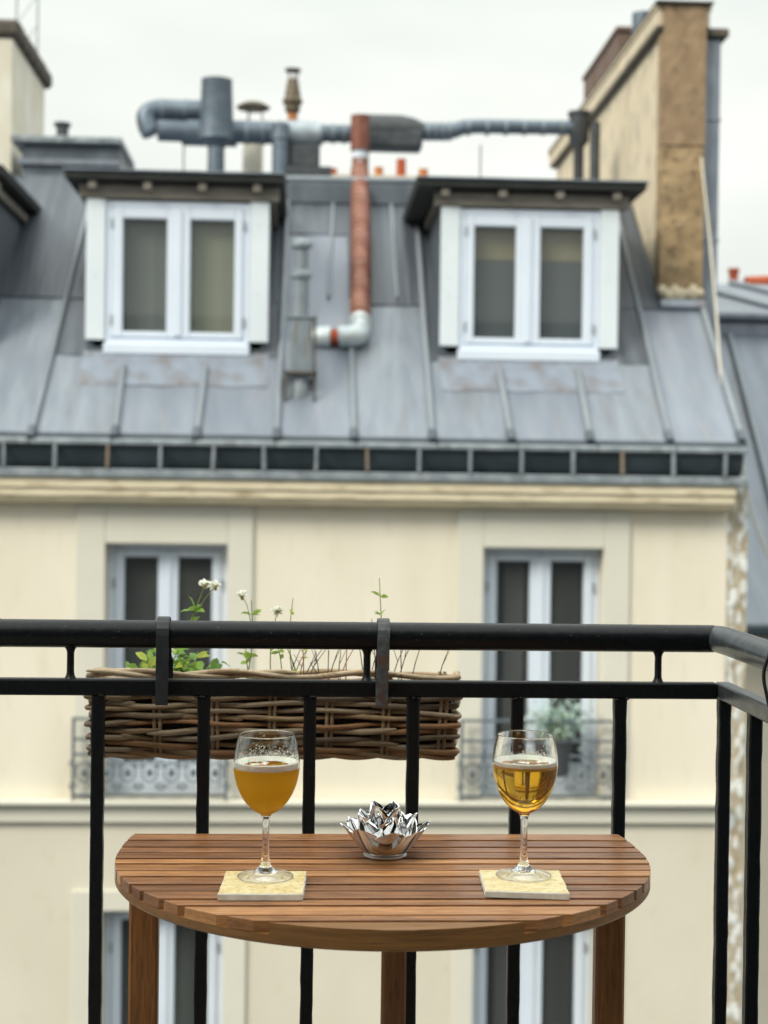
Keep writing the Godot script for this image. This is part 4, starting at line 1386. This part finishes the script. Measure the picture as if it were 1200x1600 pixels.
func planter_plants() -> void:
	var z := -2.745
	var sy := 0.917
	sprig("flowering_weed", "leaning weed with two white flower heads above the handrail", V(-0.245, sy, z), V(-0.178, 1.078, z), 12, 0, [V(-0.172, 1.097, z), V(-0.153, 1.095, z + 0.01)], M.stem, "", 0.03)
	sprig("flowering_weed", "weed with one white flower head and green leaves left of the middle", V(-0.098, sy, z), V(-0.090, 1.070, z), 12, 1, [V(-0.106, 1.078, z)], M.stem, "", 0.024)
	sprig("flowering_weed", "short weed whose single white flower barely clears the handrail", V(-0.052, sy, z), V(-0.046, 1.04, z), 3, 0, [V(-0.044, 1.052, z)], M.stem, "", 0.018)
	sprig("green_sprig", "thin pale sprig between the white flowers and the right hook", V(-0.012, sy, z), V(-0.016, 1.075, z), 5, 3, [], M.stem, "", 0.016)
	sprig("green_sprig", "tallest yellow green sprig beside the right strap hook", V(0.150, sy, z), V(0.137, 1.112, z), 9, 1, [], M.stem, "", 0.020)
	sprig("green_sprig", "small bright sprout below the handrail under the second flower", V(-0.088, sy, z), V(-0.099, 0.998, z), 9, 1, [], M.stem, "", 0.022)
	sprig("green_sprig", "reddish stemmed sprout in the middle of the planter", V(0.004, sy, z), V(0.002, 0.994, z), 5, 3, [], M.red_stem, "", 0.012)
	sprig("green_sprig", "two leaved sprout just left of the red stemmed one", V(-0.035, sy, z), V(-0.042, 0.99, z), 7, 1, [], M.stem, "", 0.018)
	var cl := thing("leafy_clump", "bushy yellow green leafy clump behind the left strap hook", "plant", V(-0.225, sy, z))
	for i in 120:
		var f := G()
		leaf(f, V(rng.randfn() * 0.036, absf(rng.randfn()) * 0.020 + 0.014, rng.randfn() * 0.022), V(rng.randfn(), rng.randf_range(0.1, 1.0), rng.randfn()).normalized(), 0.028, 0.015)
		part("leaf", f, M.leaf[[0, 0, 1, 2, 3][i % 5]], cl)
	var dr := thing("dry_stalks", "bare dried brown stalks standing in the right half of the planter", "plant", V(0.13, sy, z))
	for i in 24:
		var x: float = [-0.14, -0.03, 0.0, 0.05, -0.11][i % 5] + rng.randfn() * 0.022
		var h := rng.randf_range(0.045, 0.085) if x < -0.06 else rng.randf_range(0.04, 0.125)
		var g := G()
		var lean := rng.randf_range(-0.035, 0.045)
		var z0 := rng.randf_range(-0.04, 0.04)
		var a := V(x, 0, z0)
		var m := V(x + lean * 0.4, h * 0.5, z0 + rng.randf_range(-0.005, 0.005))
		var e := V(x + lean, h, z0 + rng.randf_range(-0.01, 0.01))
		g.tube(PackedVector3Array([a, m, e]), [0.0011, 0.0009, 0.0005], 5)
		if rng.randf() < 0.6:
			g.tube(PackedVector3Array([m, m + V(rng.randf_range(-0.015, 0.015), h * 0.35, 0)]), [0.0007, 0.0004], 5)
		part("stalk", g, M.dry if rng.randf() < 0.85 else M.red_stem, dr)

# ------------------------------------------------------------------ table and what stands on it
func half_width(t: float) -> float:
	if t <= 0.14:
		return 0.397 - 0.011 * pow((0.14 - t) / 0.14, 2.5)
	return 0.9925 * sqrt(maxf(0.0, 0.16 - (t - 0.14) * (t - 0.14)))

func table() -> void:
	var cx := 0.126
	var zb := -2.452
	var top := 0.72
	var t := thing("folding_table", "half round slatted wooden table standing against the railing", "table", V(cx, 0, zb))
	var cuts := [0.0, 0.044, 0.088, 0.123, 0.164, 0.195, 0.234, 0.271, 0.314, 0.349, 0.392, 0.424, 0.470, 0.500, 0.5395]
	for i in 14:
		var a: float = cuts[i] + (0.0050 if i else 0.0)
		var c: float = cuts[i + 1] - (0.0050 if i < 13 else 0.0)
		var th := 0.0265 if i == 13 else 0.0145
		var y1 := top + (0.0002 if i == 13 else 0.0) - 0.0004 * (i % 3)
		var y0 := y1 - th
		var g := G()
		var ns := 10
		var bev := 0.0007
		# outline: back edge left to right, right end, front edge, left end
		var ring := func(inset: float, y: float) -> PackedVector3Array:
			var p := PackedVector3Array()
			for k in ns + 1:
				var tt := lerpf(a + inset, c - inset, float(k) / ns)
				p.append(V(half_width(tt) - inset, y, tt))
			for k in ns + 1:
				var tt := lerpf(c - inset, a + inset, float(k) / ns)
				p.append(V(-half_width(tt) + inset, y, tt))
			return p
		var r0: PackedVector3Array = ring.call(bev, y1)
		var r1: PackedVector3Array = ring.call(0.0, y1 - bev)
		var r2: PackedVector3Array = ring.call(0.0, y0)
		var m := r0.size()
		for k in ns:
			g.quad(r0[k], r0[k + 1], r0[m - 2 - k], r0[m - 1 - k], Vector3.UP)
			g.quad(r2[k], r2[k + 1], r2[m - 2 - k], r2[m - 1 - k], Vector3.DOWN)
		for k in m:
			var k2 := (k + 1) % m
			var out := (r1[k] + r1[k2]) * 0.5 - V(0, y1, (a + c) / 2)
			out = V(out.x, 0, out.z * 4.0)
			var e := r1[k2] - r1[k]
			var nn := V(e.z, 0, -e.x).normalized()
			if nn.dot(V(signf(out.x), 0, 0)) < 0.0 and absf(nn.x) > 0.3:
				nn = -nn
			if absf(nn.x) <= 0.3 and nn.z * ((r1[k].z + r1[k2].z) / 2 - (a + c) / 2) < 0.0:
				nn = -nn
			g.quad(r0[k], r0[k2], r1[k2], r1[k], nn + Vector3.UP)
			g.quad(r1[k], r1[k2], r2[k2], r2[k], nn)
		part("slat", g, M.wood_edge if i == 13 else M.wood[(i * 3 + i / 3) % 8], t)
	# curved rim under the slat ends
	var rim := G()
	var n := 96
	var path := []
	for k in n + 1:
		var u := float(k) / n
		var tt: float
		var side := 1.0
		if u < 0.15:
			tt = lerpf(0.004, 0.14, u / 0.15)
			path.append(Vector2(half_width(tt), tt))
		elif u > 0.85:
			tt = lerpf(0.14, 0.004, (u - 0.85) / 0.15)
			path.append(Vector2(-half_width(tt), tt))
		else:
			var ang := PI * (u - 0.15) / 0.70
			path.append(Vector2(cos(ang) * 0.397, 0.14 + sin(ang) * 0.4))
	var yt := top - 0.0152
	var yb := top - 0.0285
	for k in n:
		var q: Vector2 = path[k]
		var w: Vector2 = path[k + 1]
		var qi: Vector2 = q * Vector2(0.9, 0.92)
		var wi: Vector2 = w * Vector2(0.9, 0.92)
		var mid := V(q.x + w.x, 0, q.y + w.y - 0.28 if q.y > 0.14 else 0.0).normalized()
		rim.quad(V(q.x, yt, q.y), V(w.x, yt, w.y), V(w.x, yb + 0.003, w.y), V(q.x, yb + 0.003, q.y), mid)
		rim.quad(V(q.x, yb + 0.003, q.y), V(w.x, yb + 0.003, w.y), V(w.x * 0.994, yb, w.y * 0.994), V(q.x * 0.994, yb, q.y * 0.994), mid + Vector3.DOWN)
		rim.quad(V(qi.x, yt, qi.y), V(wi.x, yt, wi.y), V(wi.x, yb, wi.y), V(qi.x, yb, qi.y), -mid)
		rim.quad(V(q.x, yt, q.y), V(w.x, yt, w.y), V(wi.x, yt, wi.y), V(qi.x, yt, qi.y), Vector3.UP)
		rim.quad(V(q.x * 0.994, yb, q.y * 0.994), V(w.x * 0.994, yb, w.y * 0.994), V(wi.x, yb, wi.y), V(qi.x, yb, qi.y), Vector3.DOWN)
	part("rim", rim, M.wood_edge, t)
	for x in [-0.28, 0.0, 0.28]:
		var g := G()
		g.span(x - 0.02, x + 0.02, top - 0.034, top - 0.0155, 0.03, half_width_depth(x) - 0.05, 0.002)
		part("crossbar", g, M.wood_leg, t)
	for l in [[-0.380, -0.336, 0.095], [0.329, 0.374, 0.095], [0.0, 0.037, 0.13]]:
		var g := G()
		g.span(l[0], l[1], 0.0, top - 0.0342, l[2], l[2] + 0.03, 0.004)
		part("leg", g, M.wood_leg, t)
	var ap := G()
	ap.span(-0.335, 0.328, 0.60, 0.64, 0.10, 0.12, 0.003)
	ap.span(-0.335, 0.328, 0.12, 0.16, 0.10, 0.12, 0.003)
	for x in [-0.360, 0.350]:
		var g := G()
		g.tube(PackedVector3Array([V(x, 0.655, 0.124), V(x, 0.655, 0.1265)]), 0.0045, 12)
		part("screw", g, M.screw, t)

func half_width_depth(x: float) -> float:
	return 0.14 + sqrt(maxf(0.0, 0.16 - x * x))

func coaster(label: String, c: Array, m: Material, sd: int) -> void:
	var o := thing("coaster", label, "coaster", V(0, 0.7205, 0), "square stone coasters under the beer glasses")
	var nz := FastNoiseLite.new()
	nz.seed = sd
	nz.frequency = 30.0
	var at := func(u: float, t: float, y: float, e: float) -> Vector3:
		var p: Vector3 = (c[0] as Vector3).lerp(c[1], u).lerp((c[3] as Vector3).lerp(c[2], u), t)
		var wob: float = 0.0016 * nz.get_noise_2d(u * 0.12 + y * 2.0, t * 0.12)
		var mid: Vector3 = (c[0] + c[1] + c[2] + c[3]) * 0.25
		return p + (p - mid).normalized() * (wob - e) + V(0, y, 0)
	var top := G()
	var n := 24
	top.grid(n, n, func(u, t): return at.call(u, t, 0.0088 + 0.00025 * nz.get_noise_2d(u, t), 0.0012), Vector3.UP)
	part("top_face", top, m, o)
	var ed := G()
	for s in 4:
		for k in n:
			var a := float(k) / n
			var b := float(k + 1) / n
			var uv := [[a, 0.0, b, 0.0], [1.0, a, 1.0, b], [b, 1.0, a, 1.0], [0.0, b, 0.0, a]][s] as Array
			var hint: Vector3 = [V(0, 0, 1), V(1, 0, 0), V(0, 0, -1), V(-1, 0, 0)][s]
			ed.quad(at.call(uv[0], uv[1], 0.0, 0.0), at.call(uv[2], uv[3], 0.0, 0.0), at.call(uv[2], uv[3], 0.0074, 0.0), at.call(uv[0], uv[1], 0.0074, 0.0), hint)
			ed.quad(at.call(uv[0], uv[1], 0.0074, 0.0), at.call(uv[2], uv[3], 0.0074, 0.0), at.call(uv[2], uv[3], 0.0088 + 0.00025 * nz.get_noise_2d(uv[2], uv[3]), 0.0012), at.call(uv[0], uv[1], 0.0088 + 0.00025 * nz.get_noise_2d(uv[0], uv[1]), 0.0012), hint + Vector3.UP)
	ed.quad(at.call(0, 0, 0.0, 0.0), at.call(1, 0, 0.0, 0.0), at.call(1, 1, 0.0, 0.0), at.call(0, 1, 0.0, 0.0), Vector3.DOWN)
	part("edge", ed, M.coaster_edge, o)

func smooth(p: Array, n := 4) -> PackedVector2Array:
	# Catmull-Rom through the profile points
	var out := PackedVector2Array()
	for i in p.size() - 1:
		var a: Vector2 = p[maxi(i - 1, 0)]
		var b: Vector2 = p[i]
		var c: Vector2 = p[i + 1]
		var d: Vector2 = p[mini(i + 2, p.size() - 1)]
		for k in n:
			out.append(b.cubic_interpolate(c, a, d, float(k) / n))
	out.append(p[-1])
	return out

func beer_glass(label: String, at: Vector3, beer: Material, level: float, sd: int, hole: float, tall: float, hazy: bool) -> void:
	var o := thing("beer_glass", label, "glass", at, "stemmed glasses of beer on coasters")
	var bowl := [Vector2(0.0095, 0.0855), Vector2(0.0185, 0.0905), Vector2(0.0305, 0.1020), Vector2(0.0395, 0.1180), Vector2(0.0445, 0.1340), Vector2(0.0465, 0.1490), Vector2(0.0460, 0.1610), Vector2(0.0440, 0.1740), Vector2(0.0415, 0.1850), Vector2(0.0400, 0.1910)]
	var outer := [Vector2(0.0, 0.0006), Vector2(0.012, 0.0004), Vector2(0.036, 0.0), Vector2(0.0385, 0.0006), Vector2(0.0392, 0.0017), Vector2(0.0383, 0.0026), Vector2(0.030, 0.0046), Vector2(0.018, 0.0082), Vector2(0.0095, 0.0135), Vector2(0.0062, 0.0200), Vector2(0.0052, 0.0300), Vector2(0.0048, 0.0500), Vector2(0.0049, 0.0700), Vector2(0.0060, 0.0800)]
	outer.append_array(bowl)
	for k in bowl.size():
		bowl[k] = Vector2(bowl[k].x * 0.985, bowl[k].y * 1.037)
	for k in outer.size():
		outer[k] = Vector2(outer[k].x * 0.985, outer[k].y * 1.037)
	level *= 1.037
	var foot := smooth(outer.slice(0, 8), 4)
	outer = outer.slice(7)
	outer.push_front(Vector2(0.0, outer[0].y))
	var prof := PackedVector2Array([Vector2(0.0, outer[1].y - 0.003), Vector2(outer[1].x * 0.98, outer[1].y - 0.0028)])
	prof.append_array(smooth(outer.slice(1), 4))
	var ft := G()
	ft.lathe(foot, Vector3.ZERO, 72, 0.3)
	part("foot", ft, M.thin_glass, o)
	var fr := G()
	var tor := PackedVector2Array()
	for k in 10:
		tor.append(Vector2(0.0378 + cos(TAU * k / 10.0) * 0.0011, 0.0016 + sin(TAU * k / 10.0) * 0.0011))
	fr.lathe(tor, Vector3.ZERO, 64, 0.3, true)
	part("foot_rim", fr, M.clear, o)
	var inner := [Vector2(0.0, 0.0913), Vector2(0.008, 0.0921)]
	for i in range(1, bowl.size()):
		inner.append(bowl[i] + Vector2(-0.0013, 0.0008 if i < 4 else 0.0))
	var ins := smooth(inner, 4)
	var whole := PackedVector2Array(prof)
	whole.append(Vector2(0.0391, 0.1988))
	whole.append(Vector2(0.0385, 0.1988))
	for i in range(ins.size() - 1, -1, -1):
		whole.append(ins[i])
	var g := G()
	g.lathe(whole, Vector3.ZERO, 72, 0.3)
	part("glass_body", g, M.clear, o)
	# the beer reaches a hair into the wall, as liquid wets glass
	var liq := PackedVector2Array()
	var last := Vector2.ZERO
	for p in ins:
		if p.y > level:
			break
		liq.append(Vector2(maxf(0.0, p.x + (0.0004 if p.x > 0.001 else 0.0)), p.y - 0.0003))
		last = p
	var rl := last.x + 0.0004
	if hazy:      # the haze glows right up to the outside of the wall
		liq = PackedVector2Array([Vector2(0.0, 0.0886)])
		for p in smooth(bowl, 4):
			if p.y < level - 0.003:
				liq.append(p + Vector2(0.0002, 0.0))
		liq.append(Vector2(liq[-1].x + 0.0001, level - 0.003))
		liq.append(Vector2(0.0, level - 0.003))
	else:
		liq.append(Vector2(rl, level))
		liq.append(Vector2(0.0, level))
	g = G()
	g.lathe(liq, Vector3.ZERO, 72, 0.6)
	part("beer", g, beer, o)
	# foam: a collar at the wall and thin islands of froth
	var nz := FastNoiseLite.new()
	nz.seed = sd
	nz.frequency = 55.0
	nz.fractal_octaves = 3
	var f := G()
	var R := rl - 0.0010
	var nr := 26
	var na := 96
	var hgt := func(r: float, a: float) -> float:
		var e := clampf((r / R - hole + 0.10 * nz.get_noise_2d(cos(a) * 0.012, sin(a) * 0.012)) / (1.0 - hole), -1.0, 1.0)
		var patch: float = nz.get_noise_2d(cos(a) * r, sin(a) * r)
		return maxf(0.0054 * smoothstep(0.02, 0.40, e), 0.0009 * smoothstep(0.22, 0.36, patch)) - 0.0002
	for i in nr:
		for k in na:
			var q := []
			for e in [[i, k], [i + 1, k], [i + 1, k + 1], [i, k + 1]]:
				var r: float = R * e[0] / nr
				var a: float = TAU * e[1] / na
				q.append(V(cos(a) * r, level + hgt.call(r, a), sin(a) * r))
			if (q[0].y + q[1].y + q[2].y + q[3].y) / 4.0 > level + 0.00005:
				g = f
				f.tri(q[0], q[1], q[2], Vector3.UP, Vector3.UP, Vector3.UP)
				f.tri(q[0], q[2], q[3], Vector3.UP, Vector3.UP, Vector3.UP)
	for k in na:
		var a := TAU * k / na
		var b := TAU * (k + 1) / na
		f.quad(V(cos(a) * R, level - 0.0038, sin(a) * R), V(cos(b) * R, level - 0.0038, sin(b) * R), V(cos(b) * R, level + hgt.call(R, b), sin(b) * R), V(cos(a) * R, level + hgt.call(R, a), sin(a) * R), V(cos(a), 0, sin(a)))
	part("foam", f, M.foam, o)
	# froth left clinging to the wall above the beer
	var c := G()
	for i in 620:
		var a := -PI / 2 + rng.randfn() * 0.9
		var hh: float = absf(rng.randfn()) * 0.0055 * (0.35 + 1.3 * clampf(0.5 + 1.5 * nz.get_noise_1d(a * 0.02), 0.0, 1.0)) * tall
		var y := level + 0.0025 + hh
		var rr := 0.0
		for p in ins:
			if p.y <= y:
				rr = p.x
		var s := rng.randf_range(0.0003, 0.0010)
		c.ball(V(cos(a) * (rr - s * 0.7), y, sin(a) * (rr - s * 0.7)), V(s, s, s), 6)
	var cl := part("clinging_froth", c, M.foam, o)
	cl.set_meta("kind", "stuff")

func petal(ang: float, len_: float, wid: float, r0: float, r1: float, y0: float, y1: float, curl: float, ruffle: float) -> Geo:
	var g := G()
	var th := 0.0012
	var ph := rng.randf() * TAU
	var f := func(u: float, w: float, off: float) -> Vector3:
		# u along the petal, w across it (-1..1)
		var ww := (w - 0.5) * 2.0
		var shape := lerpf(0.60, 1.0, smoothstep(0.0, 0.6, u)) * pow(maxf(0.0, 1.0 - pow(maxf(0.0, (u - 0.42) / 0.582), 2.3)), 0.5)
		var half := wid * 0.5 * shape
		var rr := lerpf(r0, r1, pow(u, 0.9)) + curl * pow(u, 4.0)
		var yy := lerpf(y0, y1, pow(u, 1.15)) - 0.002 * pow(absf(ww), 2.2) * u
		var cup := -0.36 * half * ww * ww
		yy += ruffle * sin(ww * 5.0 + ph) * u * u * u
		var p := V(ww * half, yy + off * 0.35, rr + cup + off)
		return p.rotated(Vector3.UP, ang)
	var outw := V(0, 0.2, 1).rotated(Vector3.UP, ang)
	g.grid(28, 14, func(u, w): return f.call(1.0 - pow(1.0 - u, 1.7), w, th), outw)
	g.grid(28, 14, func(u, w): return f.call(1.0 - pow(1.0 - u, 1.7), w, -th), -outw)
	for k in 28:
		var ua := 1.0 - pow(1.0 - k / 28.0, 1.7)
		var ub := 1.0 - pow(1.0 - (k + 1) / 28.0, 1.7)
		for e in [0.0, 1.0]:
			g.quad(f.call(ua, e, th), f.call(ub, e, th), f.call(ub, e, -th), f.call(ua, e, -th), V((e - 0.5) * 2, 0, 0).rotated(Vector3.UP, ang))
	for k in 14:
		g.quad(f.call(1.0, k / 14.0, th), f.call(1.0, (k + 1) / 14.0, th), f.call(1.0, (k + 1) / 14.0, -th), f.call(1.0, k / 14.0, -th), V(0, 1, 0))
	return g

func lotus() -> void:
	var o := thing("candle_holder", "shiny silver lotus flower candle holder in the middle of the table", "candle holder", V(0.129, 0.7205, -2.305))
	o.scale = V(1.06, 0.95, 1.06)
	var b := G()
	b.lathe(PackedVector2Array([Vector2(0.0, 0.0), Vector2(0.029, 0.0), Vector2(0.0305, 0.0012), Vector2(0.0305, 0.003), Vector2(0.029, 0.0042), Vector2(0.0, 0.006)]), Vector3.ZERO, 40, 0.9)
	part("base", b, M.base_disc, o)
	var c := G()
	c.lathe(PackedVector2Array([Vector2(0.024, 0.004), Vector2(0.030, 0.012), Vector2(0.030, 0.030), Vector2(0.022, 0.030), Vector2(0.020, 0.012), Vector2(0.0, 0.011)]), Vector3.ZERO, 32, 0.6)
	part("cup", c, M.chrome, o)
	for k in 8:
		part("petal", petal(TAU * k / 8.0 + 0.12, 0.06, 0.052 + rng.randf() * 0.003, 0.027, 0.060, 0.004, 0.050 + rng.randf() * 0.004, 0.004, 0.0006), M.chrome, o)
	for k in 5:
		part("petal", petal(TAU * k / 5.0 + 0.25, 0.06, 0.054, 0.026, 0.041, 0.008, 0.065 + rng.randf() * 0.006, 0.003, 0.0005), M.chrome, o)
	for k in 4:
		part("petal", petal(TAU * k / 4.0 + 0.9, 0.06, 0.044, 0.016, 0.021, 0.012, 0.078 + rng.randf() * 0.008, 0.001, 0.0005), M.chrome, o)

func own_building() -> void:
	var b := thing("balcony_building", "dark zinc clad attic wall behind the camera that carries the balcony", "building")
	var w := G()
	w.wall(-7.0, 7.0, -14.5, 4.2, 0.0, 0.3, [[-1.0, 1.0, 0.01, 2.25]])
	for i in w.v.size():
		w.v[i] = V(w.v[i].x, w.v[i].y, 0.40 - w.v[i].z)
		w.n[i] = V(w.n[i].x, w.n[i].y, -w.n[i].z)
	# mirrored in z, so put the winding back
	for i in range(0, w.v.size(), 3):
		var p := w.v[i + 1]
		w.v[i + 1] = w.v[i + 2]
		w.v[i + 2] = p
		p = w.n[i + 1]
		w.n[i + 1] = w.n[i + 2]
		w.n[i + 2] = p
	part("wall", w, M.zinc_dark, b)
	var r := G()
	r.span(-2.0, 2.0, -0.1, 0.0, 0.72, 4.0)
	r.span(-2.0, 2.0, 2.5, 2.6, 0.72, 4.0)
	r.span(-2.1, -2.0, -0.1, 2.6, 0.72, 4.0)
	r.span(2.0, 2.1, -0.1, 2.6, 0.72, 4.0)
	r.span(-2.0, 2.0, -0.1, 2.6, 4.0, 4.1)
	part("interior", r, M.interior, b)

func _ready() -> void:
	rng.seed = 20240607
	camera_and_light()
	make_materials()
	var st := G()
	st.span(-60, 60, -14.6, -14.5, -80, 20)
	structure("street", st, M.asphalt)
	opposite_building()
	neighbour()
	own_building()
	roof_things()
	window_plant()
	railing()
	table()
	basket()
	planter_plants()
	coaster("square yellow stone coaster under the left, cloudy beer", [V(-0.107, 0, -2.05), V(0.006, 0, -2.049), V(0.011, 0, -2.173), V(-0.102, 0, -2.173)], M.coaster, 3)
	coaster("square yellow stone coaster under the right, clear beer", [V(0.252, 0, -2.065), V(0.364, 0, -2.051), V(0.371, 0, -2.178), V(0.257, 0, -2.181)], M.coaster2, 7)
	beer_glass("stemmed glass of cloudy golden beer, left of the silver candle holder", V(-0.046, 0.7297, -2.138), M.beer_cloudy, 0.1500, 5, 0.74, 1.0, true)
	beer_glass("stemmed glass of clear amber beer, right of the silver candle holder", V(0.315, 0.7297, -2.145), M.beer_clear, 0.1518, 9, 0.80, 0.7, false)
	lotus()
